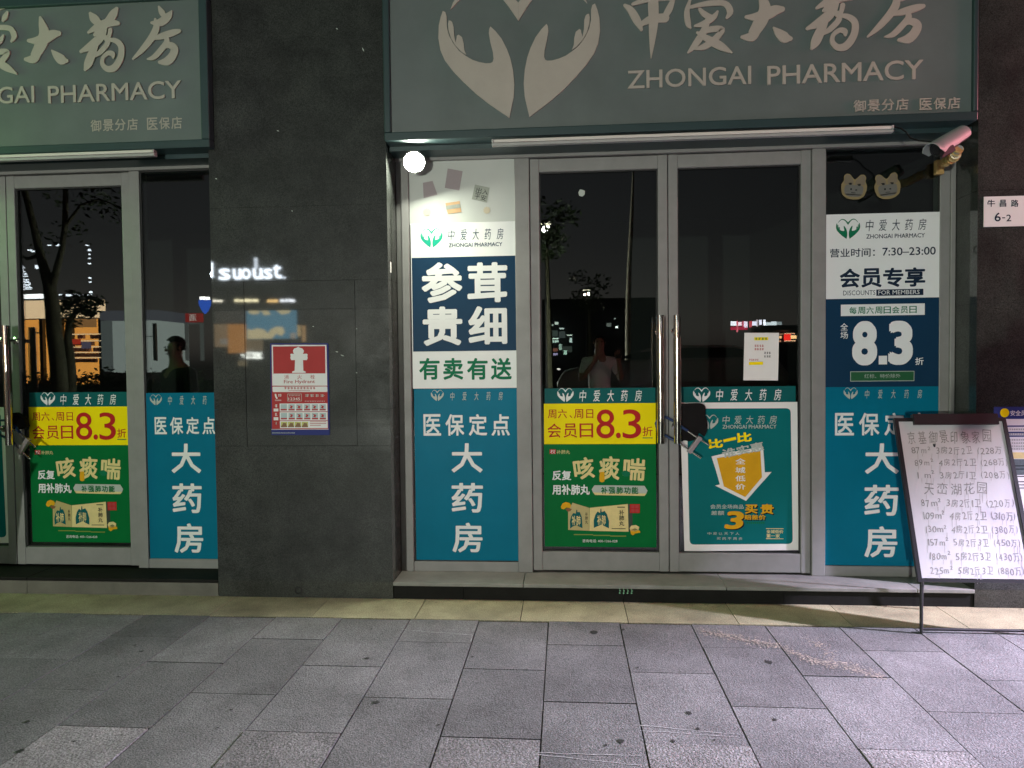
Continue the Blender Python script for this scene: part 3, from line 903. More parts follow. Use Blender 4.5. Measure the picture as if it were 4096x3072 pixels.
def em(z, x0, y0, x1, y1, P, m, parent, lift):
    a, c, b, d = P.box(z, x0, y0, x1, y1)
    return emblem(P, (a + b) / 2, c, b - a, m, parent, lift)

# --- frosted film with cards, top of the left side window
a, c, b, d = PWIN.box(Z6, 332, 98, 1338, 692)
fl = tag(MB().sheet(PWIN, a - .004, c - .003, b + .003, d + .006, .0012, .0006).build("window_film", M['film']), "plain frosted film on the pane right below the lit bulb", "window film")
def card(pts, m, label, nm="card_sticker"):
    return tag(MB().poly(PWIN, [PWIN.uv(*Z6(*p)) for p in pts], .0030, .0012).build(nm, m), label, "sticker", "stickers on the frosted film")
card([(455, 312), (547, 294), (592, 424), (462, 456)], M['mauve'], "tilted mauve card nearest the lit bulb on the frosted film")
card([(690, 176), (832, 202), (800, 385), (662, 360)], M['mauve'], "large mauve card, topmost on the frosted film")
c3 = card([(948, 328), (1088, 358), (1060, 500), (918, 468)], M['greyc'], "grey card with four dark characters on the frosted film")
P3 = PWIN
for i, (s, x, y) in enumerate((("出", 985, 385), ("入", 1045, 398), ("平", 970, 440), ("安", 1030, 455))):
    text(s, Z6, x - 26, y - 26, x + 26, y + 26, P3, M['black'], c3, .0036, rot=-.22)
c4 = card([(668, 505), (803, 485), (820, 590), (690, 607)], M['tan'], "small orange brown card with a dark band on the frosted film")
shape(Z6, [(672, 530), (806, 511), (812, 548), (678, 568)], PWIN, M['greyc'], c4, .0036, "band")
for (x, y, r, lb) in ((492, 590, 38, "small round cream shell sticker left of the orange brown card"), (1060, 572, 36, "faint round beige sticker right of the orange brown card")):
    u, v = PWIN.uv(*Z6(x, y)); R = r * .42194 * 4.37 / FPX
    pts = [(u + R * (1 if k % 2 else .8) * cos(2 * pi * k / 20), v + R * (1 if k % 2 else .8) * sin(2 * pi * k / 20)) for k in range(20)]
    tag(MB().poly(PWIN, pts, .0030, .0012).build("shell_sticker", mat("shell_cream", (.50, .44, .32), .6)), lb, "sticker", "stickers on the frosted film")

# --- tall poster in the left side window
p1 = sheet("tall_poster", PWIN, lambda x, y: (x, y), 1647, 890, 2068, 1553, M['white'], "tall white and navy poster with four giant white characters beside the pillar", "poster")
em(Z6, 432, 745, 642, 925, PWIN, M['mint'], p1, L1)
text("中爱大药房", Z6, 693, 748, 1217, 852, PWIN, M['navy'], p1, L1, bold=-.004, shear=.12, spread=.5)
text("ZHONGAI PHARMACY", Z6, 697, 879, 1207, 917, PWIN, M['navy'], p1, L1, bold=.018)
rect(lambda x, y: (x, y), 1650, 1027, 2070, 1404, PWIN, M['navy'], p1, L1, "navy_panel")
for s, b4 in (("参", (1686, 1049, 1850, 1212)), ("茸", (1869, 1049, 2030, 1210)), ("贵", (1691, 1226, 1850, 1383)), ("细", (1873, 1224, 2029, 1378))):
    text(s, lambda x, y: (x, y), *b4, PWIN, M['white'], p1, L2, bold=.036)
for s, x0, x1 in (("有", 255, 374), ("卖", 394, 509), ("有", 531, 651), ("送", 668, 789)):
    text(s, Z7, x0, 190, x1, 316, PWIN, M['dgreen'], p1, L1, bold=.03)

# --- teal poster below it (and its two twins)
t1 = sheet("teal_poster", PWIN, lambda x, y: (x, y), 1661, 1554.5, 2076, 2241, M['teal'], "teal poster with a white column of characters below the giant navy ones", "poster", "teal pharmacy posters")
em(Z7, 323, 384, 397, 438, PWIN, M['pale'], t1, L1)
text("中爱大药房", Z7, 435, 386, 737, 434, PWIN, M['pale'], t1, L1, shear=.12, spread=.75)
for s, x0, x1 in (("医", 280, 381), ("保", 407, 515), ("定", 541, 647), ("点", 672, 778)):
    text(s, Z7, x0, 514, x1, 639, PWIN, M['white'], t1, L1, bold=.022)
for s, q in (("大", (441, 682, 621, 851)), ("药", (442, 911, 624, 1082)), ("房", (447, 1140, 621, 1312))):
    text(s, Z7, *q, PWIN, M['white'], t1, L1, bold=.022)
dxr = at(3527, 1900, 4.37).x - at(1868, 1900, 4.37).x
dzr = at(3527, 1548, 4.37).z - at(1868, 1554.5, 4.37).z
t2 = dup(t1, (dxr, 0, dzr * 0 - .006), "teal poster with white characters partly hidden by the whiteboard")
t3 = sheet("teal_poster", PWIN, Z3, 984, 118, 1482, 1227, M['teal'], "narrow teal poster with white characters left of the granite pillar", "poster", "teal pharmacy posters")
em(Z3, 996, 134, 1076, 200, PWIN, M['pale'], t3, L1)
text("中爱大药房", Z3, 1116, 138, 1450, 196, PWIN, M['pale'], t3, L1, shear=.12, spread=.75)
for s, x0, x1 in (("医", 1028, 1108), ("保", 1130, 1216), ("定", 1237, 1322), ("点", 1344, 1428)):
    text(s, Z3, x0, 279, x1, 393, PWIN, M['white'], t3, L1, bold=.022)
for s, q in (("大", (1138, 455, 1335, 651)), ("药", (1145, 719, 1342, 916)), ("房", (1158, 984, 1350, 1180))):
    text(s, Z3, *q, PWIN, M['white'], t3, L1, bold=.022)

# --- left door leaf: header strip, yellow strip, green advert
h1 = sheet("header_strip", PD, B1, 225, 91, 998, 330, M['tealg'], "narrow dark teal strip with hands emblem above the yellow notice beside the bulb lamp bay", "sticker", "teal header strips")
h1["label"] = "dark teal header strip on the left leaf of the right-hand doors"
em(B1, 313, 98, 427, 188, PD, M['white'], h1, L1)
text("中爱大药房", B1, 467, 105, 903, 184, PD, M['white'], h1, L1, bold=.004, shear=.14, spread=.55)
y1 = sheet("yellow_notice", PD, B1, 220, 198, 1000, 482, M['yellow'], "yellow discount notice with red figures right of the tall navy poster", "notice", "yellow discount notices", th=.002)
text("周六", B1, 247, 238, 380, 303, PD, M['red'], y1, .0040, bold=.006)
text("、", B1, 398, 280, 416, 300, PD, M['red'], y1, .0040, bold=.006)
text("周日", B1, 430, 238, 564, 303, PD, M['red'], y1, .0040, bold=.006)
text("会员日", B1, 245, 338, 563, 437, PD, M['red'], y1, .0040, bold=.008, spread=.16)
text("8", B1, 585, 240, 712, 443, PD, M['red'], y1, .0040, bold=.006, res=6)
text(".", B1, 722, 402, 756, 442, PD, M['red'], y1, .0040, res=6)
text("3", B1, 768, 240, 898, 443, PD, M['red'], y1, .0040, bold=.006, res=6)
text("折", B1, 908, 360, 978, 426, PD, M['red'], y1, .0040, bold=.008)
rect(B1, 908, 436, 978, 442, PD, M['dgreen'], y1, .0040, "underline")
g1 = sheet("green_advert", PD, D3, 66, 47, 1752, 1612, M['green'], "green cough medicine advert on the right-hand doors below the yellow notice", "poster", "green medicine adverts", th=.0010)
rect(D3, 145, 140, 240, 210, PD, M['red'], g1, L1, "seal")
text("权", D3, 155, 146, 232, 206, PD, M['white'], g1, L2)
text("补肺丸", D3, 250, 150, 452, 210, PD, M['cream'], g1, L1, shear=.1)
text("咳", D3, 505, 262, 815, 590, PD, M['cream'], g1, L1, bold=.03, rot=.13)
text("痰", D3, 890, 242, 1200, 600, PD, M['cream'], g1, L1, bold=.03, rot=-.03)
text("喘", D3, 1255, 270, 1590, 610, PD, M['cream'], g1, L1, bold=.03, rot=-.07)
shape(D3, [(905, 480), (970, 480), (975, 560), (970, 625), (935, 638), (900, 625), (895, 570)], PD, M['orange'], g1, L2, "drip")
shape(D3, [(1225, 490), (1265, 462), (1310, 460), (1360, 490), (1365, 525), (1320, 552), (1270, 550), (1240, 520)], PD, M['dgreen'], g1, L2, "leaf")
text("反复", D3, 185, 460, 472, 606, PD, M['white'], g1, L1, bold=.03)
text("用补肺丸", D3, 185, 670, 750, 826, PD, M['white'], g1, L1, bold=.03)
shape(D3, [(780, 745), (800, 712), (820, 682), (1200, 684), (1575, 690), (1595, 722), (1622, 762), (1600, 815), (1575, 842), (1200, 836), (830, 828), (800, 790)], PD, M['pale'], g1, L1, "badge")
shape(D3, [(800, 790), (1605, 805), (1575, 842), (1200, 836), (830, 828)], PD, M['cream'], g1, L2, "badge_lower_band")  # cream lower band of the printed badge
text("补强肺功能", D3, 920, 706, 1482, 812, PD, M['green'], g1, L3, bold=.03, spread=True)
shape(D3, [(490, 945), (742, 1022), (748, 1368), (425, 1355), (425, 1075)], PD, mat("carton_side", (.45, .37, .14), .45, var=.1, scale=20), g1, L1, "carton_side")
shape(D3, [(748, 1022), (1325, 965), (1335, 1383), (748, 1368)], PD, M['cream'], g1, L1, "carton_front")
shape(D3, [(1325, 965), (1392, 975), (1396, 1360), (1335, 1383)], PD, mat("carton_dark_side", (.012, .03, .015), .5), g1, L1, "carton_end")  # dark green end of the printed carton
shape(D3, [(905, 1100), (912, 1035), (925, 1036), (930, 1085), (975, 1068), (1010, 1120), (1042, 1225), (1040, 1332), (985, 1305), (930, 1275), (870, 1298), (812, 1325), (810, 1210), (835, 1125), (870, 1075)], PD, M['tealg'], g1, L2, "lung_picture")
shape(D3, [(540, 1110), (548, 1050), (562, 1052), (565, 1085), (600, 1085), (630, 1160), (642, 1330), (600, 1310), (550, 1285), (500, 1300), (455, 1335), (450, 1230), (470, 1150), (500, 1100)], PD, M['tealg'], g1, L2, "lung_picture")
text("补肺", lambda x, y: D3(x, y), 862, 1130, 992, 1280, PD, M['cream'], g1, L3, bold=.02)
text("补肺", lambda x, y: D3(x, y), 480, 1140, 612, 1285, PD, M['cream'], g1, L3, bold=.02)
for i, ch in enumerate("补肺丸"):
    text(ch, D3, 1192, 1055 + i * 82, 1270, 1130 + i * 82, PD, M['black'], g1, L2, bold=.015)
    text(ch, D3, 682, 1090 + i * 60, 722, 1145 + i * 60, PD, M['black'], g1, L2, bold=.01)
rect(D3, 1080, 1330, 1290, 1340, PD, M['black'], g1, L2, "rule"); rect(D3, 1165, 1005, 1280, 1018, PD, M['black'], g1, L2, "rule")
rect(D3, 1355, 967, 1505, 1100, PD, M['red'], g1, L2, "seal")
for i in range(2):
    for k in range(2):
        rect(D3, 1370 + i * 64, 980 + k * 60, 1425 + i * 64, 1028 + k * 60, PD, M['redp'], g1, L3, "seal_cell")
def goods(cx, cy, pts, m): shape(D3, [(cx + x, cy + y) for x, y in pts], PD, m, g1, L3, "herb_picture")
goods(390, 985, [(-75, 20), (-50, -30), (0, -52), (60, -35), (80, 5), (60, 40), (10, 30), (-30, 60), (-65, 50)], M['orange'])
goods(420, 1040, [(-40, 0), (0, -20), (60, 0), (40, 30), (0, 40)], mat("herb_brown", (.2, .08, .02), .6))
goods(1425, 1340, [(-75, -10), (-50, -50), (20, -60), (70, -30), (60, 20), (0, 40), (-60, 30)], M['cream'])
goods(1420, 1375, [(-60, -20), (0, -35), (85, -10), (90, 20), (20, 30), (-20, 60), (-50, 40)], M['orange'])
goods(1430, 1345, [(-40, 0), (0, -20), (40, 0), (10, 25)], M['dgreen'])
for x0, x1, y in ((510, 800, 1418), (800, 1060, 1430), (1060, 1300, 1440)):
    rect(D3, x0, y, x1, y + 16, PD, mat("caption_line", (.16, .24, .02), .5), g1, L1, "caption")
text("咨询电话: 400-1266-028", D3, 640, 1498, 1166, 1545, PD, M['white'], g1, L1)
# the same three on the locked left-hand doors
DXQ = at(517, 1699, 4.4).x - at(2623, 1689, 4.4).x
h2 = dup(h1, (DXQ, 0, 0), "teal header strip on the doors left of the pillar")
y2 = dup(y1, (DXQ, 0, 0), "yellow discount notice on the doors left of the pillar")
g2 = dup(g1, (DXQ, 0, 0), "green cough medicine advert on the doors left of the pillar")

# --- right door leaf: header strip, arrow poster, white notice
h3 = sheet("header_strip", PD, B3, 218, 80, 1016, 196, M['tealg'], "dark teal header strip above the poster with the orange arrow", "sticker", "teal header strips")
em(B3, 300, 97, 420, 188, PD, M['white'], h3, L1)
text("中爱大药房", B3, 460, 98, 916, 178, PD, M['white'], h3, L1, bold=.004, shear=.14, spread=.55)
ap = tag(MB().poly(PD, [PD.uv(*B3(*p)) for p in ((208, 194), (1028, 188), (1036, 1222), (240, 1230))], .0028, .0014).build("arrow_poster", M['paper']), "white bordered teal poster with a fat orange arrow behind the bicycle lock", "poster", "arrow posters")
def rounded(pts, r):
    out = []
    n = len(pts)
    for i, p in enumerate(pts):
        a, b = Vector(pts[i - 1]), Vector(pts[(i + 1) % n]); p = Vector(p)
        da, db = (a - p).normalized() * r, (b - p).normalized() * r
        for k in range(6):
            t = k / 5
            out.append(tuple((p + da) * (1 - t) ** 2 + p * 2 * t * (1 - t) + (p + db) * t * t))
    return out
LB = .0034
shape(D4, rounded([(84, -140), (1358, -145), (1384, 1520), (118, 1530)], 60), PD, M['tealp'], ap, LB, "teal_field")
LC, LD, LE = .0040, .0046, .0052
em(B3, 355, 283, 476, 378, PD, M['pale'], ap, LC)
text("中爱大药房", B3, 505, 284, 884, 341, PD, M['pale'], ap, LC, shear=.12, spread=.4)
text("ZHONGAI PHARMACY", B3, 505, 347, 882, 374, PD, M['pale'], ap, LC, bold=.012)
text("比", D4, 345, 230, 525, 345, PD, M['yellow'], ap, LC, bold=.05, rot=.1)
text("一", D4, 530, 222, 690, 258, PD, M['yellow'], ap, LC, bold=.02, rot=.22)
text("比", D4, 695, 152, 880, 270, PD, M['yellow'], ap, LC, bold=.05, rot=.1)
shape(D4, [(385, 447), (520, 415), (1018, 325), (1032, 500), (1040, 642), (1125, 637), (960, 820), (810, 992), (620, 900), (430, 805), (488, 790), (440, 620)], PD, M['paper'], ap, LC, "arrow_border")
shape(D4, [(450, 468), (985, 375), (1005, 702), (800, 945), (538, 815)], PD, M['orange'], ap, LD, "arrow")
text("谁实惠", D4, 512, 310, 1028, 425, PD, M['pale'], ap, LE, bold=.03, rot=.2)
for i, ch in enumerate("全城低价"):
    y = (470, 578, 680, 782)[i]
    text(ch, D4, 678, y, 802, y + 72, PD, M['paper'], ap, LE, bold=.02)
text("会员全场商品", D4, 372, 1036, 780, 1090, PD, M['pale'], ap, LC, bold=.01)
text("差额", D4, 380, 1114, 542, 1168, PD, M['pale'], ap, LC, bold=.01)
for off, m, lf in ((14, M['black'], LC), (0, M['orange'], LD)):
    text("买", D4, 795 + off, 1036 + off, 950 + off, 1150 + off, PD, m, ap, lf, bold=.04)
    text("贵", D4, 985 + off, 1030 + off, 1150 + off, 1155 + off, PD, m, ap, lf, bold=.04)
    text("3", D4, 542 + off, 1118 + off, 785 + off, 1340 + off, PD, m, ap, lf, bold=.05, shear=.1, res=6)
    text("赔差价", D4, 788 + off, 1162 + off, 1050 + off, 1225 + off, PD, m, ap, lf, bold=.03)
for i in range(9):
    rect(D4, 818 + i * 25, 1250, 836 + i * 25, 1275, PD, M['dgreen'], ap, LC, "fine_print")
text("中爱让天下人", D4, 335, 1378, 728, 1410, PD, M['pale'], ap, LC, spread=.3)
text("买药不再贵", D4, 450, 1440, 766, 1472, PD, M['pale'], ap, LC, spread=.3)
rect(D4, 1055, 1330, 1270, 1337, PD, M['cream'], ap, LC, "rule"); rect(D4, 1055, 1454, 1270, 1461, PD, M['cream'], ap, LC, "rule")
text("全城低价", D4, 1060, 1348, 1268, 1392, PD, M['cream'], ap, LC, bold=.015)
text("第一家", D4, 1060, 1400, 1225, 1445, PD, M['cream'], ap, LC, bold=.015)
dup(ap, (at(36, 1860, 4.4).x - at(*B3(1033, 700), 4.4).x, 0, 0), "white edge of a teal poster cut off by the left border of the photo")
wn = tag(MB().poly(PD, [PD.uv(*B2(*p)) for p in ((895, 548), (1222, 548), (1213, 1000), (884, 998))], .0022, .0010).build("paper_notice", M['paper']), "small white paper notice with yellow highlights taped inside the right-hand door", "notice")
wn["label"] = "small white paper notice with yellow highlighted lines on the dark door glass"
LN = .0030
rect(B2, 988, 590, 1118, 619, PD, M['yellow'], wn, LN, "highlight"); rect(B2, 937, 823, 1070, 852, PD, M['yellow'], wn, LN, "highlight")
rr = random.Random(21)
def fine(z, x0, x1, y, h, n, m, P, parent, lift, nm="fine_print"):
    """a row of characters too small in the photo to read: strokes only"""
    mb = MB(); w = (x1 - x0) / n
    for i in range(n):
        for k in range(3):
            xx = x0 + w * i + w * .08; yy = y + h * (k + .2) / 3
            a, c, b, d = P.box(z, xx + rr.uniform(0, .15) * w, yy, xx + w * rr.uniform(.6, .85), yy + h * .16)
            mb.sheet(P, a, c, b, d, lift, .0002)
        xx = x0 + w * (i + rr.uniform(.25, .6))
        a, c, b, d = P.box(z, xx, y, xx + w * .14, y + h)
        mb.sheet(P, a, c, b, d, lift + .0003, .0002)
    return mb.build(nm, m, parent)
fine(B2, 988, 1080, 660, 22, 4, M['redp'], PD, wn, LN); fine(B2, 988, 1080, 692, 22, 4, M['redp'], PD, wn, LN)
fine(B2, 1078, 1146, 728, 22, 3, M['black'], PD, wn, LN); fine(B2, 1078, 1146, 762, 20, 3, M['black'], PD, wn, LN)
fine(B2, 937, 1030, 795, 18, 5, M['redp'], PD, wn, LN)
fine(B2, 992, 1114, 594, 21, 4, M['dgreen'], PD, wn, LN + .0008)
# hexagon sticker on the left leaf
tag(MB().poly(PD, [PD.uv(*Z8(*p)) for p in ((437, 365), (447, 345), (463, 347), (481, 355), (478, 380), (463, 392), (442, 386))], .0016, .0008).build("hexagon_sticker", M['pale']), "tiny pale hexagonal sticker high on the dark door glass", "sticker")

# --- right side window
for i, (cx, cy, ang, lb) in enumerate(((447, 520, -.10, "bear face sticker on the dark pane, the left one"), (725, 515, .12, "bear face sticker on the dark pane, the right one"))):
    ang = ang
    u, v = PWIN.uv(*B4(cx, cy)); k = .48224 * 4.37 / FPX
    def loc(x, y): return (u + k * (x * cos(ang) - y * sin(ang)), v + k * (x * sin(ang) + y * cos(ang)))
    face = [(-98, -20), (-100, 20), (-82, 55), (-88, 85), (-70, 108), (-40, 104), (-18, 78), (0, 62), (18, 78), (40, 104), (70, 108), (88, 85), (82, 55), (100, 20), (98, -20), (85, -62), (50, -88), (0, -96), (-50, -88), (-85, -62)]
    bs = tag(MB().poly(PWIN, [loc(*p) for p in rounded(face, 12)], .0016, .0008).build("bear_sticker", mat("sticker_yellow", (.25, .19, .09), .5)), lb, "sticker", "bear face stickers")
    MB().poly(PWIN, [loc(*p) for p in rounded([(-72, 20), (72, 20), (74, -40), (50, -72), (-50, -72), (-74, -40)], 24)], .0024).build("muzzle", mat("sticker_grey", (.15, .145, .13), .5), bs)
    MB().poly(PWIN, [loc(*p) for p in rounded([(-80, 50), (-76, 98), (-45, 98), (-10, 60), (-5, 20), (-78, 24)], 14)], .0020).poly(PWIN, [loc(*p) for p in rounded([(80, 50), (76, 98), (45, 98), (10, 60), (5, 20), (78, 24)], 14)], .0020).build("ear", mat("sticker_beige", (.20, .16, .11), .5), bs)
    mb = MB()
    for (x, y, rx, ry) in ((-32, 32, 16, 4), (36, 28, 16, 4), (-30, 24, 12, 4), (38, 20, 12, 4), (-22, -14, 7, 8), (18, -18, 9, 5)):
        uu, vv = loc(x, y); mb.disc(PWIN, uu, vv, rx * k, .0032, 10, ry * k)
    mb.build("eye", M['black'], bs)
    shape_pts = [loc(*p) for p in ((-20, -38), (15, -40), (15, -44), (-20, -42))]
    MB().poly(PWIN, shape_pts, .0032).build("mouth", M['black'], bs)
ID = lambda x, y: (x, y)
hp = sheet("hours_poster", PWIN, ID, 3304, 853, 3759, 1193, M['white'], "white poster with opening hours above the navy discount poster", "poster")
em(B4, 297, 785, 498, 945, PWIN, M['dgreen'], hp, L1)
text("中爱大药房", B4, 543, 782, 1046, 876, PWIN, M['ink'], hp, L1, bold=0, shear=.12, spread=.42)
text("ZHONGAI PHARMACY", B4, 548, 902, 1034, 938, PWIN, M['ink'], hp, L1, bold=.018)
text("营业时间：", B4, 247, 1024, 620, 1096, PWIN, M['ink'], hp, L1, bold=.014)
text("7:30–23:00", B4, 682, 1014, 1124, 1080, PWIN, M['ink'], hp, L1, bold=.014, res=4)
text("会员专享", B4, 328, 1186, 1038, 1346, PWIN, M['ink'], hp, L1, bold=.034, spread=.06)
text("DISCOUNTS", B4, 357, 1372, 624, 1412, PWIN, M['ink'], hp, L1, bold=0)
rect(B4, 632, 1362, 1022, 1414, PWIN, M['ink'], hp, L1, "dark_band")
text("FOR MEMBERS", B4, 648, 1370, 990, 1405, PWIN, M['white'], hp, L2, bold=0)
dp = sheet("discount_poster", PWIN, ID, 3301, 1194, 3758, 1547, M['navy'], "navy poster with huge white discount figures", "poster", th=.0009)
rect(B5, 402, 40, 1230, 153, PWIN, M['white'], dp, L1, "white_band")
text("每周六周日会员日", B5, 485, 65, 1150, 134, PWIN, M['dgreen'], dp, L2, bold=.016, spread=True)
text("全", B5, 398, 230, 472, 300, PWIN, M['white'], dp, L1, bold=.008); text("场", B5, 398, 312, 472, 382, PWIN, M['white'], dp, L1, bold=.008)
text("8", B5, 512, 206, 762, 648, PWIN, M['white'], dp, L1, bold=.075, res=8)
text("3", B5, 868, 203, 1115, 643, PWIN, M['white'], dp, L1, bold=.075, res=8)
rect(B5, 776, 551, 858, 636, PWIN, M['white'], dp, L1, "point")
text("折", B5, 1136, 568, 1220, 641, PWIN, M['white'], dp, L1, bold=.01)
rect(B5, 495, 703, 1127, 802, PWIN, M['pale'], dp, L1, "green_band_edge"); rect(B5, 501, 709, 1121, 796, PWIN, mat("band_green", (.01, .10, .035), .45), dp, L2, "green_band")
text("红标、特价除外", B5, 633, 730, 990, 772, PWIN, M['pale'], dp, L3)

# ================================================================ signs on stone
PP = wall_plane(4.139)
hy = tag(MB().poly(PP, rounded([PP.uv(*B8(*p)) for p in ((270, 243), (1042, 243), (1062, 1460), (288, 1460))], .006), .0035, .003).build("hydrant_sign", M['blue']), "red and white fire hydrant sign with blue border on the granite pillar", "sign")
E1, E2, E3, E4 = .0042, .0048, .0054, .0060
shape(B8, [(290, 262), (1020, 262), (1040, 1378), (296, 1378)], PP, M['redp'], hy, E1, "red_field")
shape(B8, [(292, 264), (1018, 264), (1028, 805), (300, 805)], PP, M['white'], hy, E2, "white_field")
shape(B8, [(308, 285), (1000, 280), (1005, 642), (315, 645)], PP, M['redp'], hy, E3, "red_panel")
shape(B8, [(565, 635), (565, 617), (597, 605), (602, 466), (552, 466), (540, 440), (545, 415), (540, 388), (552, 380), (590, 385), (578, 362), (575, 340), (592, 312), (628, 300), (645, 288), (662, 300), (700, 312), (720, 340), (716, 362), (705, 385), (750, 380), (768, 390), (765, 415), (770, 440), (758, 466), (708, 466), (712, 605), (742, 617), (742, 635)], PP, M['white'], hy, E4, "hydrant_pictogram")
for ch, x in (("消", 457), ("火", 632), ("栓", 805)):
    text(ch, B8, x, 660, x + 60, 717, PP, M['redp'], hy, E3)
text("Fire Hydrant", B8, 455, 727, 866, 787, PP, M['redp'], hy, E3, bold=.006)
shape(B8, rounded([(302, 818), (1028, 815), (1032, 888), (305, 890)], 14), PP, M['white'], hy, E2, "white_band")
fine(B8, 455, 875, 822, 30, 10, M['redp'], PP, hy, E3); fine(B8, 515, 800, 862, 14, 22, M['redp'], PP, hy, E3)
shape(B8, rounded([(332, 915), (352, 912), (358, 945), (372, 970), (362, 985), (345, 968), (335, 945)], 6), PP, M['white'], hy, E2, "handset_pictogram")
fine(B8, 375, 425, 915, 36, 2, M['white'], PP, hy, E2); fine(B8, 335, 420, 990, 18, 6, M['white'], PP, hy, E2)
for q in ((500, 912, 690, 918), (500, 1006, 690, 1012), (500, 918, 506, 1006), (684, 918, 690, 1006)):
    rect(B8, *q, PP, M['pale'], hy, E2, "number_box")
text("12345", B8, 515, 962, 668, 998, PP, M['white'], hy, E2, bold=.01); fine(B8, 520, 670, 925, 20, 8, M['pale'], PP, hy, E2)
fine(B8, 728, 1000, 918, 36, 4, M['pale'], PP, hy, E2); fine(B8, 728, 1000, 1006, 8, 12, M['white'], PP, hy, E2)
pk = mat("pictogram_brown", (.20, .10, .03), .5); yl = mat("pictogram_olive", (.5, .5, .12), .5); lb = mat("pictogram_blue", (.40, .50, .52), .5)
for r, (y0, y1, n) in enumerate(((1040, 1146, 6), (1155, 1264, 6), (1272, 1368, 4))):
    rect(B8, 398 + 2 * r, y0, 1030 + 2 * r, y1, PP, M['white'], hy, E2, "picture_row")
    rect(B8, 318, y0 + 68 * (r < 2), 380, y1, PP, M['white'] if r < 2 else M['redp'], hy, E2, "row_label")
    fine(B8, 330, 370, y0 + 12, 40, 1, M['white'], PP, hy, E2)
    for i in range(n):
        x = 412 + 2 * r + i * (103 if r < 2 else 92)
        rect(B8, x, y0 + 12, x + 82, y1 - 12, PP, (lb if r < 2 else yl), hy, E3, "picture")
        rect(B8, x, y1 - 32, x + 82, y1 - 13, PP, M['redp'] if r < 2 else pk, hy, E4, "caption")
        if r < 2 and i:
            shape(B8, [(x + 8 + 10 * (i % 2), y0 + 22), (x + 60, y0 + 36), (x + 50, y0 + 52), (x + 40 + 8 * (i % 3), y0 + 70), (x + 14, y0 + 60), (x + 30, y0 + 44)], PP, M['redp'], hy, E4, "figure_pictogram")
        elif r == 2:
            shape(B8, [(x + 30, y0 + 24), (x + 68, y0 + 30), (x + 74, y0 + 66), (x + 10, y0 + 66)], PP, pk, hy, E4, "figure_pictogram")
for y in (1280, 1303, 1326):
    rect(B8, 800, y, 1015 - (y > 1320) * 70, y + 7, PP, M['redp'], hy, E3, "fine_print")
rect(B8, 288, 1378, 1046, 1388, PP, mat("sign_edge", (.5, .4, .42), .5), hy, E2, "white_rule")
fine(B8, 295, 600, 1422, 18, 22, M['pale'], PP, hy, E1)

ad = tag(MB().sheet(PP, *[(a, c, b, d) for a, c, b, d in (PP.box(ID, 3934, 784, 4212, 905),)][0], .005, .005).build("address_plate", M['white']), "white house number plate at the right edge of the photo", "address plate")
for ch, x0, x1 in (("牛", 1346, 1441), ("昌", 1497, 1576), ("路", 1632, 1724)):
    text(ch, C3, x0, 1206, x1, 1292, PP, M['ink'], ad, .006, bold=.022)
text("6", C3, 1436, 1362, 1509, 1468, PP, M['ink'], ad, .006, bold=.014, res=5)
rect(C3, 1527, 1418, 1562, 1430, PP, M['ink'], ad, .006, "dash")
text("2", C3, 1576, 1386, 1636, 1466, PP, M['ink'], ad, .006, bold=.01, res=5)
bn = sheet("safety_notice", PP, ID, 3974, 1628, 4420, 2052, M['paper'], "blue headed paper notice on the stone wall behind the whiteboard", "notice")
rect(ID, 3974, 1626, 4420, 1675, PP, M['blue'], bn, L1, "blue_header")
u, v = PP.uv(*D6(556, 242)); MB().disc(PP, u, v, 80 * .21098 * 4.14 / FPX, L2, 24).build("emblem_badge", M['yellow'], bn)
text("安全员", D6, 664, 196, 960, 298, PP, M['white'], bn, L2, bold=.01)
for y, m in ((480, 'blue'), (600, 'blue'), (670, 'blue')):
    rect(D6, 600, y, 1800, y + 26, PP, M[m], bn, L1, "table_rule")
for y in (540, 630, 740, 800, 860, 910):
    fine(D6, 640, 1500, y, 30, 20, M['greyc'], PP, bn, L2)
rect(D6, 600, 990, 1800, 1110, PP, M['cream'], bn, L1, "cream_band"); rect(D6, 600, 1120, 1800, 1420, PP, mat("notice_photo", (.10, .13, .13), .5, var=.3, scale=60), bn, L1, "picture")
for y in (1240, 1300, 1440, 1540, 1600, 1660):
    rect(D6, 640, y, 1600, y + 14, PP, M['black'], bn, L2, "fine_print")
# small white label on the flank of the pillar
y0 = 4.205
MB_ = MB().add([(XPR + .0012, y0 - .016, 1.985), (XPR + .0012, y0 + .016, 1.985), (XPR + .0012, y0 + .016, 2.05), (XPR + .0012, y0 - .016, 2.05)], [(3, 2, 1, 0)])
pl = at(1570, 1070, 4.2)
o = MB_.build("wall_label", M['white']); o.location.z = pl.z - .03
tag(o, "tiny white label on the flank of the granite pillar", "label")

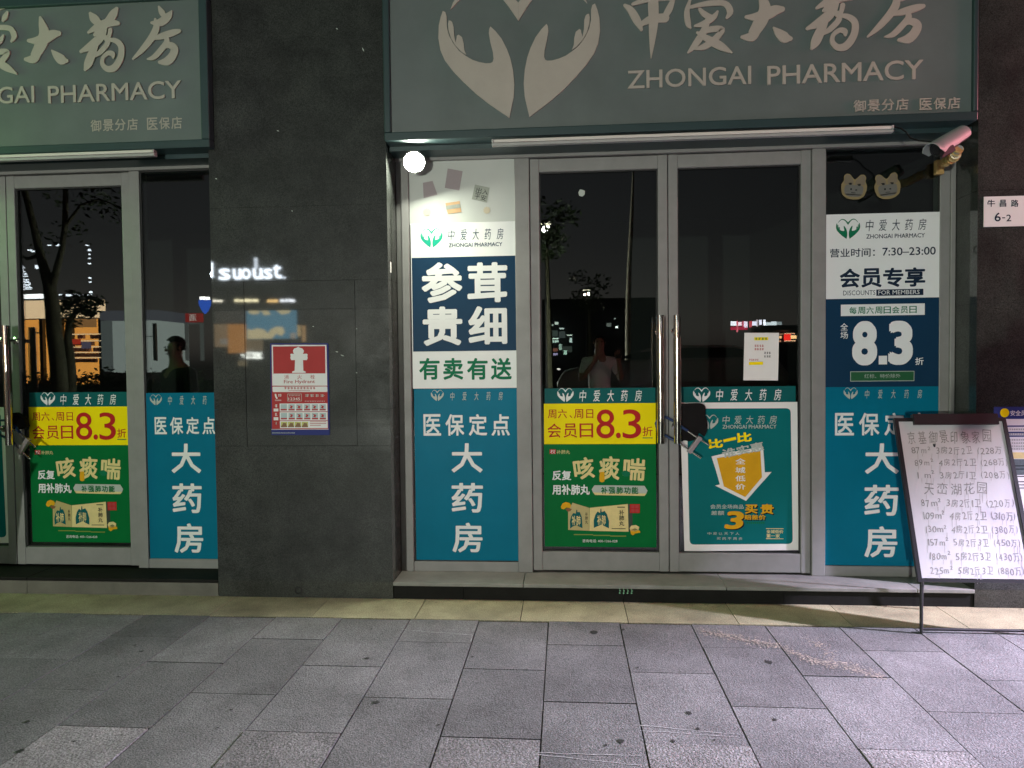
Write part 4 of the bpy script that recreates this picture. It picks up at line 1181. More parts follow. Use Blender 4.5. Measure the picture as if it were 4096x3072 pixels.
# ================================================================ locks on the door handles
def lock(d, label, pouch=True):
    k = thing("door_lock", label, "lock", at(*LK(700, 800), 4.28) + Vector((d, 0, 0)), "locks through the door handles")
    o = Vector((d, 0, 0))
    def q(x, y, Y): return at(*LK(x, y), Y) + o
    pts = [(560, 318), (700, 305), (900, 300), (985, 300), (1040, 335), (1058, 400), (1055, 540), (1085, 620), (1098, 720), (1085, 830), (1040, 942), (985, 895), (928, 860), (912, 930), (865, 1000), (740, 1025), (660, 1002), (595, 1035), (560, 1000)]
    if not pouch: pts = [(330, 430), (520, 400), (700, 520), (760, 700), (560, 760), (380, 640)]
    mb = MB().prism([q(x, y, 4.335) for x, y in pts], (0, .040, 0))
    fb = mb.build("pouch", M['black_r'], k)
    bv = fb.modifiers.new("bevel", 'BEVEL'); bv.width = .008; bv.segments = 3; bv.limit_method = 'ANGLE'
    YB_ = 4.335
    up = [q(300, 560, YB_), q(430, 628, YB_), q(540, 705, YB_), q(640, 775, 4.315), q(720, 825, 4.305)]
    lo = [q(310, 920, YB_), q(430, 990, YB_), q(520, 1040, 4.325), q(590, 1075, 4.31)]
    bend = [q(300, 560, YB_), q(170, 560, YB_), q(112, 680, YB_), q(160, 850, YB_), q(310, 920, YB_)]
    MB().tube(bend, .0085, 12).tube(up, .0085, 12).tube(lo, .0085, 12).build("shackle_sleeve", M['blue_r'], k, smooth=True)
    MB().tube([q(700, 815, 4.305), q(1130, 1102, 4.275)], .0055, 12).tube([q(575, 1068, 4.31), q(965, 1342, 4.285)], .0055, 12).build("shackle", M['chrome'], k, smooth=True)
    a, b = q(935, 960, 4.288), q(748, 1212, 4.292)
    dr = (b - a).normalized(); nn = dr.cross(Vector((0, 1, 0))).normalized()
    w = .0135
    a -= dr * .010; b += dr * .010
    ol = [a + nn * w, b + nn * w, b - nn * w, a - nn * w]
    body = MB().prism([p - Vector((0, .016, 0)) for p in ol], (0, .032, 0)).build("lock_body", M['lockm'], k)
    bv = body.modifiers.new("bevel", 'BEVEL'); bv.width = .004; bv.segments = 2
    return k
lock(0, "black pouched shackle lock hanging from the right-hand door handles")
lock(at(96, 1775, 4.29).x - at(2777, 1779, 4.29).x, "shackle lock hanging from the door handles at the left edge", False)

# ================================================================ whiteboard easel
zb0, yb0 = .268, 3.728
zt0, yt0 = 1.098, 4.005
PB = Plane((1.80, yb0, zb0), (1, 0, 0), (0, yt0 - yb0, zt0 - zb0))
u0, v0 = PB.uv(*B6(775, 1207)); u1, v1 = PB.uv(*B6(630, 124)); u2, v2 = PB.uv(*B6(1360, 114))
bw = u2 - min(u0, u1); U0 = (u0 + u1) / 2; U1 = u2; V0 = v0; V1 = (v1 + v2) / 2
wb = thing("whiteboard_easel", "white board with handwritten house prices on a black easel", "whiteboard", PB.pt((U0 + U1) / 2, V0, 0) * 1.0)
fw = .020
MB().sheet(PB, U0 + fw, V0 + fw, U1 - fw, V1 - fw, 0, .010).build("board", M['board'], wb)
def bar(u_a, v_a, u_b, v_b, l0=-.014, l1=.006):
    mb = MB()
    return mb._slab(PB, [(u_a, v_a), (u_b, v_a), (u_b, v_b), (u_a, v_b)], l1, l1 - l0)
fr = MB()
for q in ((U0, V0, U0 + fw, V1), (U1 - fw, V0, U1, V1), (U0 + fw + .0003, V0, U1 - fw - .0003, V0 + fw * .8), (U0 + fw + .0003, V1 - fw, U1 - fw - .0003, V1)):
    m2 = bar(*q); fr.add(m2.v, m2.f)
fr.build("frame", M['black_m'], wb)
ca, cb = PB.uv(*B6(740, 97)), PB.uv(*B6(1312, 165))
MB()._slab(PB, [(ca[0], cb[1]), (cb[0], cb[1]), (cb[0], ca[1]), (ca[0], ca[1])], .016, .03).build("clamp", M['black_m'], wb)
ft = atz(3685, 2535)
for xa in (ft.x, ft.x + bw - .03):
    MB().tube([(xa + .004, yb0 + .012, zb0 + .02), (xa, ft.y, .004)], .0085, 10).build("leg", M['black_m'], wb, smooth=True)
MB().tube([(2.0, yt0 - .05, zt0 - .14), (2.004, 4.06, .5), (2.008, 4.095, .004)], .0065, 10).build("leg", M['black_m'], wb, smooth=True)
MB().tube([(ft.x, ft.y + .012, .02), (ft.x + bw - .03, ft.y + .012, .02)], .008, 10).build("foot_bar", M['black_m'], wb, smooth=True)
rows = (("京基御景印象家园", 705, 203, 1275, 285), ("87m² 3房2厅2卫 (228万", 735, 308, 1340, 360), ("89m² 4房2厅2卫 (268万)", 755, 388, 1378, 438), ("1 m² 3房2厅1卫 (208万)", 775, 470, 1388, 522), ("天峦湖花园", 815, 548, 1255, 625),
        ("87m² 3房2厅1卫 (220万)", 800, 655, 1420, 712), ("109m² 4房2厅2卫 (310万)", 815, 738, 1430, 798), ("130m² 4房2厅2卫 (380万)", 830, 830, 1446, 885), ("157m² 5房2厅3卫 (450万)", 845, 918, 1460, 972), ("180m² 5房2厅3卫 (430万)", 858, 1008, 1475, 1066), ("225m² 5房2厅3卫 (880万)", 860, 1103, 1486, 1160))
rr = random.Random(31)
for s, x0, y0, x1, y1 in rows:
    mb = MB()
    a, c, b, d = PB.box(B6, x0, y0, x1, y1)
    wts = [(.55 if ch == ' ' else .3 if ch in '1()' else .62 if ch in '023456789' else .45 if ch == '²' else .9 if ch == 'm' else 1.0) for ch in s]
    tot = sum(wts); u = a
    for ch, w in zip(s, wts):
        cw = (b - a) * w / tot
        if ch != ' ':
            h = d - c
            lo, hi = (.0, 1.0)
            if ch == 'm': lo, hi = (.1, .6)
            elif ch == '²': lo, hi = (.6, 1.05)
            elif ch in '0123456789': lo, hi = (.05, .85)
            elif len(s) > 9: lo, hi = (.0, .92)
            j = rr.uniform(-.08, .08) * h
            put(mb, ch, PB, u + cw * .08, c + h * lo + j, u + cw * (.9 + rr.uniform(-.1, .08)), c + h * hi + j, .0009, 0, .1 + rr.uniform(-.05, .1), rr.uniform(-.12, .14))
        u += cw
    mb.build("handwriting", M['marker'], wb)
# run-down smears of old marker
mb = MB()
for s, x0, y0, x1, y1 in rows[1:]:
    for k in range(9):
        x = rr.uniform(x0, x1); L = rr.uniform(15, 60)
        p, q = PB.uv(*B6(x, y1 - 5)), PB.uv(*B6(x + rr.uniform(-2, 2), y1 + L))
        mb.stroke(PB, [(p[0], p[1], .0012), ((p[0] + q[0]) / 2, (p[1] + q[1]) / 2, .0016), (q[0], q[1], .0005)], .0005)
mb.build("marker_smear", mat("faint_marker", (.40, .385, .385), .5), wb)["kind"] = "stuff"

# ================================================================ the street behind the camera (seen mirrored in the glass and the stone)
def mir(z, x, y, yr, plane=4.40):
    p = at(*z(x, y), 2 * plane - yr)
    return Vector((p.x, yr, p.z))

# --- street lamps, and one added fill lamp
POLE = mat("grey_lamp_pole", (.03, .03, .028), .5)
def street_lamp(x, y, h, label, power, col=(1, .93, .74), k=1.0):
    t = thing("street_lamp", label, "street lamp", (x, y, -.12), "street lamps across the road")
    MB().tube([(x, y, -.12), (x, y, .5), (x, y, h)], [.09, .07, .045], 14).build("pole", POLE, t, smooth=True)
    MB().lathe([(.001 * k, .16 * k), (.12 * k, .15 * k), (.34 * k, .06 * k), (.36 * k, .0), (.33 * k, -.012 * k)], (x, y, h), (0, 0, 1), 24).build("lamp_shade", M['black_m'], t, smooth=True)
    MB().lathe([(.31 * k, .0), (.24 * k, -.06 * k), (.001, -.09 * k)], (x, y, h), (0, 0, 1), 24).build("lamp_glass", emit("lamp_glow", (1, .93, .68), 9.0), t, smooth=True)
    if power:
        lamp("street_light", 'POINT', (x, y, h - .09 * k - .12), power, col, t, .11)
    return t
def fill_post(x, y, h, label, power, col):  # unseen lamp, added so low light reaches the facade but hardly the ground
    t = thing("added_fill_lamp", label, "lamp", (x, y, -.12))
    MB().tube([(x, y, -.12), (x, y, h - .16)], .07, 16).build("post", POLE, t, smooth=True)
    MB().tube([(x, y, h - .16), (x, y, h + .16)], .06, 16).build("lamp_glass", emit("fill_glow", (.95, 1, .85), 5.0), t, smooth=True)
    MB().lathe([(.09, .16), (.09, .19), (.001, .22)], (x, y, h), (0, 0, 1), 16).build("cap", POLE, t, smooth=True)
    lamp("fill_light", 'POINT', (x, y + .12, h), power, col, t, .05)
fill_post(-2.86, -8.5, 1.5, "unseen fill lamp added on a post across the road, facing the facade", P_FILL[0], (.95, 1.0, .88))
p = mir(Z8, 222, 578, -12.0)
street_lamp(p.x, p.y, p.z + .05, "street lamp mirrored high in the left door glass", 400, (1, .95, .75), .62)
p = mir(Z8, 492, 1020, -22.0)
street_lamp(p.x, p.y, p.z + .05, "distant street lamp mirrored low in the left door glass", 300, (1, .95, .75), .6)

# --- pale slim tree trunk mirrored in the left door
p = mir(Z8, 772, 900, -7.5)
t = thing("street_tree", "slim pale trunked street tree mirrored in the left door glass", "tree", (p.x, p.y, 0))
q0 = mir(Z8, 765, 1659, -7.5); q1 = mir(Z8, 767, 1160, -7.5); q2 = mir(Z8, 775, 860, -7.5); q3 = mir(Z8, 790, 560, -7.5)
MB().tube([(q0.x, -7.5, -.1), q0, q1, q2, q3, q3 + Vector((.05, 0, 1.2))], [.08, .07, .065, .055, .045, .02], 10).build("trunk", mat("pale_bark", (.42, .38, .30), .7, var=.3, scale=12), t, smooth=True)

LEAF = mat("dark_leaves", (.035, .055, .022), .55, var=.4, scale=3)
BARK = mat("grey_bark", (.10, .095, .055), .8, var=.6, scale=9, bump=.4, bscale=25)
def leaves(mb, c, r, n, rnd, s=.06):
    for _ in range(n):
        d = Vector((rnd.gauss(0, 1), rnd.gauss(0, 1), rnd.gauss(0, 1))).normalized() * (r * rnd.random() ** .45)
        p = Vector(c) + Vector((d.x, d.y, d.z * .75))
        a = Vector((rnd.gauss(0, 1), rnd.gauss(0, 1), rnd.gauss(0, .7))).normalized()
        b = a.orthogonal().normalized()
        l = s * rnd.uniform(.7, 1.4)
        mb.add([p - a * l, p + b * l * .42, p + a * l, p - b * l * .42], [(0, 1, 2, 3)])

# --- big forked tree in front of the lit shop
yr = -6.0
m_ = lambda x, y: mir(Z2, x, y, yr)
tb = m_(440, 1220)
big = thing("street_tree", "thick forked street tree mirrored in the left-hand door", "tree", (tb.x, yr, -.1))
k = m_(440 + 55, 1220).x - tb.x
u0 = m_(425, 1000); u1 = m_(400, 800); u2 = m_(385, 600); f = m_(360, 440)
l1 = m_(295, 220); l2 = m_(250, 20); l3 = mir(Z1, 150, 1200, yr); r1 = m_(415, 330); r2 = m_(455, 180); r3 = m_(478, 10); r4 = mir(Z1, 425, 1210, yr)
MB().tube([(tb.x + .03, yr, -.15), tb, u0, u1, u2, f, l1, l2, l3, l3 + Vector((-.3, 0, 1.2))], [k * 1.2, k, k * .95, k * .9, k * .85, k * .7, k * .5, k * .42, k * .36, k * .15], 12).tube([u2 + Vector((0, .01, -.1)), f + Vector((.05, 0, -.1)), r1, r2, r3, r4, r4 + Vector((.2, .1, 1.4))], [k * .5, k * .5, k * .42, k * .36, k * .34, k * .3, k * .1], 12).tube([r3, mir(Z1, 520, 1330, yr), mir(Z1, 640, 1290, yr), mir(Z1, 780, 1340, yr)], [k * .22, k * .16, k * .13, k * .06], 8).tube([l1, mir(Z2, 200, 250, yr), mir(Z2, 130, 200, yr)], [k * .3, k * .2, k * .1], 8).build("trunk", BARK, big, smooth=True)
rnd = random.Random(17)
mb = MB()
for c, r, n in ((l3 + Vector((-.6, .3, 2.0)), 1.5, 600), (r4 + Vector((.5, 0, 2.2)), 1.7, 700), (r4 + Vector((1.8, .5, 1.4)), 1.0, 260)):
    leaves(mb, c, r, n, rnd, .10)
for (zf, x, y, r, n) in ((Z1, 560, 1300, .5, 60), (Z1, 700, 1310, .5, 60), (Z1, 330, 1260, .4, 30), (Z2, 330, 120, .4, 25), (Z1, 760, 1380, .35, 30), (Z2, 560, 60, .5, 30)):
    leaves(mb, mir(zf, x, y, yr - .3), r, n, rnd, .07)
mb.build("crown", LEAF, big)
yr2 = -9.0
sm = thing("street_tree", "small dark leafy tree mirrored beside the orange lit shop", "tree", (mir(Z2, 510, 1050, yr2).x, yr2, -.1))
s0 = mir(Z2, 520, 1050, yr2); s1 = mir(Z2, 500, 850, yr2); s2_ = mir(Z2, 510, 700, yr2); s3 = mir(Z2, 600, 610, yr2)
MB().tube([(s0.x, yr2, -.15), s0, s1, s2_, s3], [.14, .13, .1, .08, .03], 10).build("trunk", BARK, sm, smooth=True)
mb = MB()
for (x, y, r, n) in ((470, 620, .35, 110), (580, 590, .5, 230), (670, 590, .42, 150), (520, 700, .28, 70), (640, 640, .3, 70), (720, 560, .2, 40), (540, 540, .3, 60)):
    leaves(mb, mir(Z2, x, y, yr2), r, n, rnd, .075)
mb.build("crown", LEAF, sm)

# --- leafy crowns half hiding the mirrored street lamps
for (x, y, yy, r, n, lb) in ((205, 690, -11.2, .75, 420, "dark leafy tree in front of the high mirrored street lamp"), (490, 1090, -20.5, .8, 300, "dark leafy tree in front of the distant mirrored street lamp")):
    c = mir(Z8, x, y, yy)
    tt = thing("street_tree", lb, "tree", (c.x, yy, -.1), "trees half hiding the street lamps")
    mb = MB(); leaves(mb, c, r, n, rnd, .09); leaves(mb, c + Vector((.5, 0, .7)), r * .8, n // 3, rnd, .09); leaves(mb, c + Vector((-.3, 0, 1.0)), r * .6, n // 5, rnd, .09)
    mb.build("crown", LEAF, tt)
    MB().tube([(c.x + .2, yy, -.15), (c.x + .15, yy, c.z * .5), (c.x + .1, yy, c.z)], [.1, .08, .04], 8).build("trunk", BARK, tt, smooth=True)

# --- hedge and parked scooters as a dark belt
hg = MB()
for i in range(30):
    x = 235 + i * 45
    p = mir(Z2, x, 1120 + rnd.uniform(-70, 20), -9.6)
    leaves(hg, (p.x, -9.6, max(p.z - .3, .3)), rnd.uniform(.35, .6), 70, rnd, .07)
o = hg.build("hedge", LEAF); tag(o, "dark hedge along the far pavement mirrored low in the glass", "hedge")
struct(MB().box(-60, 60, -40, -9.0, -.14, -.02).build("far_pavement", M['paving']))

# --- the lit shop across the road
YS = -14.0
s_ = lambda x, y: mir(Z2, x, y, YS)
def wallbox(mb, zf, x0, y0, x1, y1, ya, yb, plane=4.40):
    a = mir(zf, x0, y1, ya, plane); b = mir(zf, x1, y0, ya, plane)
    return mb.box(a.x, b.x, min(ya, yb), max(ya, yb), a.z, b.z)
shop = thing("lit_shop", "shop with an orange lit interior mirrored in the left-hand door", "shop", (s_(450, 800).x, YS, 0))
wallbox(MB(), Z2, 120, 690, 740, 1180, YS, YS - .1).build("lit_back_wall", emit("orange_lit_wall", (1.0, .42, .08), 4.2), shop)
wallbox(MB(), Z2, 120, 548, 740, 688, YS + .3, YS + .05).build("fascia", emit("cream_lit_fascia", (1.0, .72, .42), 4.6), shop)
wallbox(MB(), Z2, 160, 508, 306, 542, YS + .5, YS + .35).build("strip_light", emit("white_strip", (.95, 1, 1), 10), shop)
mb = MB()
for x, w in ((300, 9), (440, 10), (735, 14), (520, 5)):
    wallbox(mb, Z2, x, 690, x + w, 1180, YS + .2, YS + .05)
mb.build("mullion", M['black_m'], shop)
wallbox(MB(), Z2, 550, 690, 700, 755, YS + .18, YS + .1).build("menu_board", emit("menu_glow", (.55, .28, .10), 2.2), shop)
wallbox(MB(), Z2, 230, 790, 318, 800, YS + .18, YS + .1).build("counter_edge", M['black_m'], shop)
mb = MB(); mb2 = MB()
for r, y in enumerate((800, 850, 895, 935, 975)):
    wallbox(mb, Z2, 520, y, 730, y + 8, YS + .3, YS + .1)
    for i in range(9):
        if rnd.random() < .8:
            x = 525 + i * 23
            wallbox(mb2, Z2, x, y + 10, x + 16, y + 38, YS + .25, YS + .12)
mb.build("shelf", emit("shelf_glow", (1.0, .75, .45), 4.0), shop)
mb2.build("shelf_goods", mat("goods", (.25, .12, .10), .5, var=.5, scale=4), shop)
wallbox(MB(), Z2, 525, 840, 580, 880, YS + .4, YS + .3).build("red_goods", emit("red_goods_glow", (.9, .08, .04), 2.0), shop)
wallbox(MB(), Z2, 600, 860, 655, 912, YS + .4, YS + .3).build("price_board", emit("grey_goods_glow", (.25, .22, .32), 1.5), shop)
# string lights on the frontage
mb = MB()
def led(zf, x, y, w=9, h=6, ya=YS + 1.0, plane=4.40):
    wallbox(mb, zf, x - w / 2, y - h / 2, x + w / 2, y + h / 2, ya, ya - .05, plane)
for y in range(305, 480, 12):
    hw = (y - 290) * .38
    x = 150
    while x < 160 + hw and x < 270:
        if not 385 < y < 400: led(Z2, x, y + rnd.uniform(-3, 3), rnd.uniform(5, 11), 5)
        x += rnd.uniform(9, 15)
for x, y, w, h in ((272, 308, 30, 26), (428, 146, 36, 14), (360, 148, 22, 7), (215, 184, 28, 7), (240, 193, 24, 8), (640, 148, 18, 10), (655, 184, 16, 14), (655, 215, 10, 8), (655, 245, 12, 8), (656, 283, 16, 10), (658, 390, 14, 10), (660, 420, 14, 8), (442, 515, 16, 12), (500, 517, 34, 16), (556, 516, 60, 16), (640, 516, 56, 14), (665, 495, 20, 14), (388, 338, 7, 10)):
    led(Z2, x, y, w, h)
sl = mb.build("string_lights", emit("cool_led", (.82, .9, 1.0), 9.0)); tag(sl, "white string lights over the lit shop across the road", "string lights")

# --- white booth
bo = thing("kiosk", "white walled kiosk mirrored beside the orange lit shop", "kiosk", (mir(Z2, 930, 900, -13.0).x, -13.0, 0))
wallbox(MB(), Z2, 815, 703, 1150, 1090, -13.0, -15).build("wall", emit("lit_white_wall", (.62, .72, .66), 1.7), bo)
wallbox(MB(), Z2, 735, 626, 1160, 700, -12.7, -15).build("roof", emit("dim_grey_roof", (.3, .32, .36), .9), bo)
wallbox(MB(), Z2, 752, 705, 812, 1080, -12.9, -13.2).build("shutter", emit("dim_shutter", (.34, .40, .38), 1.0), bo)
mb = MB(); wallbox(mb, Z2, 1080, 818, 1140, 824, -12.9, -13); wallbox(mb, Z2, 1136, 725, 1148, 1000, -12.9, -13); mb.build("frame", M['black_m'], bo)

# --- red door sign, blue lamp
rs = thing("door_sign", "small red lit sign over a dark doorway mirrored left of the pillar", "sign", mir(Z2, 1420, 720, -13.5, 4.38))
wallbox(MB(), Z2, 1366, 650, 1476, 716, -13.5, -13.7, 4.38).build("panel", emit("red_panel", (.55, .06, .05), 1.7), rs)
mb = MB(); a = mir(Z2, 1395, 708, -13.48, 4.38); b = mir(Z2, 1448, 656, -13.48, 4.38)
put(mb, "酒", Plane((0, -13.48, 0), (1, 0, 0), (0, 0, 1)), a.x, a.z, b.x, b.z, 0, .02, mirror=True)
mb.build("lettering", emit("dim_white", (.8, .72, .65), 2.2), rs)
mb = MB()
for q in ((1366, 722, 1376, 1000), (1478, 722, 1490, 1000), (1366, 722, 1490, 732)):
    wallbox(mb, Z2, *q, -13.5, -13.6, 4.38)
mb.build("door_frame", emit("dim_frame", (.3, .33, .3), 1.0), rs)
bl = thing("hanging_lamp", "blue pointed hanging lamp mirrored at the edge of the pillar", "lamp", mir(Z2, 1510, 650, -12, 4.38))
c = mir(Z2, 1510, 555, -12, 4.38); w = mir(Z2, 1552, 555, -12, 4.38).x - c.x; lo = mir(Z2, 1510, 655, -12, 4.38)
MB().lathe([(w, 0), (w * .95, -(c.z - lo.z) * .35), (w * .5, -(c.z - lo.z) * .8), (.02, -(c.z - lo.z))], c, (0, 0, 1), 20).build("shade", emit("blue_shade", (.05, .16, .8), 3.2), bl, smooth=True)
MB().lathe([(w * .8, .0), (w * .8, .10), (.01, .10)], c, (0, 0, 1), 20).build("lamp_top", emit("white_top", (1, 1, .95), 11), bl, smooth=True)

# --- lettering sign mirrored in the polished pillar
YL = -15.0
def pm(x, y): return mir(Z5, x, y, YL, 4.14)
ls = thing("letter_sign", "row of cold white lit letters mirrored in the polished pillar", "sign", pm(330, 400))
PLn = Plane((0, YL, 0), (1, 0, 0), (0, 0, 1))
LG = emit("cold_letters", (.80, .90, 1.0), 42)
for ch, x0, x1, y0, y1 in (("d", 25, 96, 275, 390), ("s", 140, 225, 320, 408), ("u", 245, 305, 322, 405), ("o", 308, 375, 318, 402), ("u", 392, 462, 318, 402), ("s", 470, 535, 320, 400), ("t", 540, 600, 290, 395), ("_", 590, 632, 384, 392)):
    a = pm(x0, y1); b = pm(x1, y0)
    mb = MB(); put(mb, ch, PLn, a.x, a.z, b.x, b.z, 0, .03)
    mb.add([v + Vector((0, .03, 0)) for v in mb.v], [f[::-1] for f in mb.f])
    mb.build("lettering", LG, ls)
mb = MB()
wallbox(mb, Z5, 400, 240, 420, 320, YL, YL - .05, 4.14)
mb.build("vertical_bar", emit("dim_bar", (.8, .9, 1.0), 18), ls)
lr = thing("lit_frontage", "row of small shop lights and an orange lit window mirrored in the polished pillar", "shop", pm(400, 900))
for (x0, y0, x1, y1, col, s) in ((95, 550, 160, 566, (1, .95, .75), 16), (255, 546, 425, 566, (1, .9, .55), 12), (495, 548, 570, 570, (1, .65, .25), 10), (590, 546, 695, 566, (.9, .95, 1), 14)):
    mb = MB(); x = x0
    while x < x1:
        w = rnd.uniform(10, 28); wallbox(mb, Z5, x, y0 + rnd.uniform(0, 5), min(x + w, x1), y1, YL, YL - .05, 4.14); x += w + rnd.uniform(3, 12)
    mb.build("light_row", emit("row_light", col, s * 2.2), lr)
for (x0, y0, x1, y1, col, s) in ((108, 730, 205, 900, (.9, .62, .35), 1.2), (208, 730, 335, 945, (1, .45, .12), 2.0), (340, 845, 460, 930, (.8, .6, .35), 1.0), (708, 740, 738, 820, (1, .7, .3), 2.2), (752, 740, 775, 860, (1, .6, .25), 1.8), (110, 625, 335, 725, (.5, .45, .4), .5), (280, 1000, 340, 1040, (.9, .7, .4), .9)):
    wallbox(MB(), Z5, x0, y0, x1, y1, YL, YL - .05, 4.14).build("lit_window", emit("lit_window", col, s * 2.6), lr)
wallbox(MB(), Z5, 150, 838, 200, 880, YL + .1, YL + .05, 4.14).build("paper", emit("paper_glow", (1, .9, .75), 3.0), lr)
bb = thing("lit_poster_board", "blue and cream lit poster mirrored in the pillar above the hydrant sign", "poster", pm(520, 840))
wallbox(MB(), Z5, 345, 626, 705, 842, YL + .3, YL + .2, 4.14).build("panel", emit("poster_blue", (.18, .45, .62), 6.5), bb)
CG = emit("poster_cream", (.9, .78, .45), 8.5)
def pshape(pts, m=CG):
    mb = MB(); vs = [mir(Z5, x, y, YL + .33, 4.14) for x, y in pts]
    mb.prism(vs, (0, -.02, 0)); mb.build("picture", m, bb)
pshape([(348, 840), (350, 765), (380, 775), (420, 760), (470, 770), (500, 800), (520, 770), (560, 750), (610, 752), (622, 790), (600, 820), (560, 800), (530, 838)])
pshape([(355, 630), (440, 630), (430, 655), (390, 660), (360, 650)]); pshape([(450, 630), (500, 630), (520, 660), (470, 665)]); pshape([(560, 628), (670, 628), (655, 650), (600, 660)])
pshape([(665, 795), (703, 795), (703, 838), (665, 838)], emit("poster_white", (1, .9, .75), 4))
mb = MB()
for (x0, y0, x1, y1) in ((300, 955, 330, 962), (310, 970, 350, 976), (340, 938, 395, 946), (345, 955, 380, 962), (340, 974, 400, 984), (395, 938, 402, 984), (410, 940, 452, 947), (410, 956, 452, 963), (405, 974, 455, 984), (425, 940, 433, 984)):
    wallbox(mb, Z5, x0, y0, x1, y1, YL + .4, YL + .35, 4.14)
tag(mb.build("light_grille", emit("grille_white", (.95, 1, .9), 34)), "bright white lit bars mirrored left of the hydrant sign", "sign")

# --- far lit windows, red and white signs
YC = -30.0
ct = thing("office_block", "distant block with a few green white lit windows mirrored in the left door", "building", mir(Z8, 320, 1600, YC))
wallbox(MB(), Z8, 200, 1060, 950, 1640, YC - .5, YC - 6).build("wall", mat("dark_block", (.03, .03, .035), .9), ct)
for (x0, y0, x1, y1, col, s) in ((245, 1240, 270, 1250, (.8, 1, .85), 4), (280, 1224, 305, 1240, (.8, 1, .85), 4), (312, 1262, 342, 1272, (.7, .9, .8), 4), (250, 1280, 300, 1320, (.25, .35, .3), 1), (245, 1330, 305, 1338, (.75, 1, .85), 6), (248, 1345, 275, 1362, (.7, 1, .85), 4), (280, 1345, 305, 1360, (.7, 1, .85), 4), (308, 1285, 350, 1330, (.25, .32, .3), 1), (360, 1308, 396, 1314, (.8, 1, .85), 5), (378, 1330, 396, 1360, (.7, .95, .85), 4), (308, 1370, 328, 1410, (.5, .75, .6), 3), (250, 1398, 300, 1420, (.7, .3, .2), 1.2), (268, 1430, 300, 1446, (.55, .5, .8), 3), (340, 1412, 362, 1440, (.55, .9, .7), 4), (330, 1385, 395, 1425, (.2, .26, .22), .9)):
    wallbox(MB(), Z8, x0, y0, x1, y1, YC, YC - .1).build("window", emit("far_window", col, s), ct)
for (x0, y0, x1, y1, s) in ((684, 1252, 700, 1264, 12), (676, 1198, 682, 1206, 3), (625, 1230, 655, 1255, .8)):
    wallbox(MB(), Z8, x0, y0, x1, y1, YC, YC - .1).build("window", emit("far_window", (.8, .95, .85), s), ct)
YN = -20.0
ns = thing("lit_shop_row", "row of red and white lit shop signs mirrored in the right door glass", "shop", mir(B2, 1000, 540, YN))
for i, (x0, y0, x1, y1, col, s) in enumerate(((770, 438, 820, 480, (.9, .92, 1), 8), (770, 488, 925, 520, (.8, .05, .12), 3), (825, 432, 835, 540, (.9, .2, .25), 5), (838, 446, 870, 480, (1, .75, .85), 8), (880, 436, 890, 500, (.9, .12, .2), 4), (893, 440, 925, 500, (.9, .8, .95), 7), (945, 436, 968, 495, (.8, .12, .15), 4), (972, 440, 1010, 478, (.8, .82, 1), 8), (1014, 424, 1022, 540, (.9, .8, .85), 4), (1040, 425, 1060, 472, (.85, .85, 1), 8), (1080, 422, 1098, 505, (.85, .88, 1), 9), (1100, 448, 1150, 478, (.7, .8, .85), 6), (1152, 440, 1200, 480, (.75, .85, .9), 6), (1205, 442, 1250, 472, (.5, .6, .62), 3), (1100, 484, 1140, 500, (.6, .7, .75), 3), (975, 505, 1020, 540, (.5, .1, .12), 2))):
    wallbox(MB(), B2, x0, y0, x1, y1, YN, YN - .1).build("sign_panel", emit("row_sign", col, s), ns)
cr = thing("parked_car", "dark parked car with red and amber tail lights mirrored in the right door", "car", (mir(B2, 1330, 640, -12).x, -12, -.12))
c = mir(B2, 1330, 600, -12); hw = .85
MB().box(c.x - hw, c.x + hw, -13.6, -12.02, .2, c.z + .15, b=.12).box(c.x - hw * .85, c.x + hw * .85, -13.5, -12.25, c.z + .155, c.z + .40, b=.08).build("body", mat("dark_car_paint", (.012, .012, .014), .25, coat=1.0), cr, smooth=True)
for (x0, y0, x1, y1, col, s) in ((1275, 560, 1335, 622, (.95, .03, .02), 7), (1336, 572, 1390, 604, (1, .6, .25), 8), (1275, 550, 1375, 560, (1, .5, .3), 5), (1280, 620, 1380, 628, (1, .6, .35), 6), (1222, 578, 1250, 600, (1, .55, .25), 7), (1222, 556, 1256, 564, (1, .5, .3), 3), (1222, 622, 1245, 632, (1, .5, .3), 4)):
    wallbox(MB(), B2, x0, y0, x1, y1, -11.95, -12.0).build("tail_light", emit("tail_glow", col, s), cr)
for x in (c.x - hw * .7, c.x + hw * .7):
    MB().tube([(x - .1, -12.5, .2), (x + .1, -12.5, .2)], .31, 18).build("wheel", M['black_r'], cr)

# --- white car mirrored behind the person
yk = -5.0
k0 = mir(Z8, 300, 1530, yk)
x0 = k0.x; zr = mir(Z8, 780, 1385, yk).z; zbelt = mir(Z8, 800, 1470, yk).z
car = thing("parked_car", "white parked car mirrored behind the person in the white shirt", "car", (x0 + 2.2, yk, -.12))
wp = mat("white_car_paint", (.26, .26, .25), .3, coat=1.0)
prof = [(0, .25), (-.02, zbelt - .45), (.12, zbelt - .22), (1.0, zbelt - .02), (4.2, zbelt + .02), (4.45, zbelt - .3), (4.45, .25)]
mb = MB(); mb.prism([(x0 + x, yk, z) for x, z in prof], (0, -1.75, 0)); b_ = mb.build("body", wp, car)
bv = b_.modifiers.new("bevel", 'BEVEL'); bv.width = .07; bv.segments = 3
prof = [(1.15, zbelt + .01), (1.75, zr - .06), (2.3, zr), (3.4, zr - .02), (4.2, zbelt + .025)]
mb = MB(); mb.prism([(x0 + x, yk - .1, z) for x, z in prof], (0, -1.5, 0)); mb.build("window_band", mat("car_glass", (.01, .012, .014), .08), car)
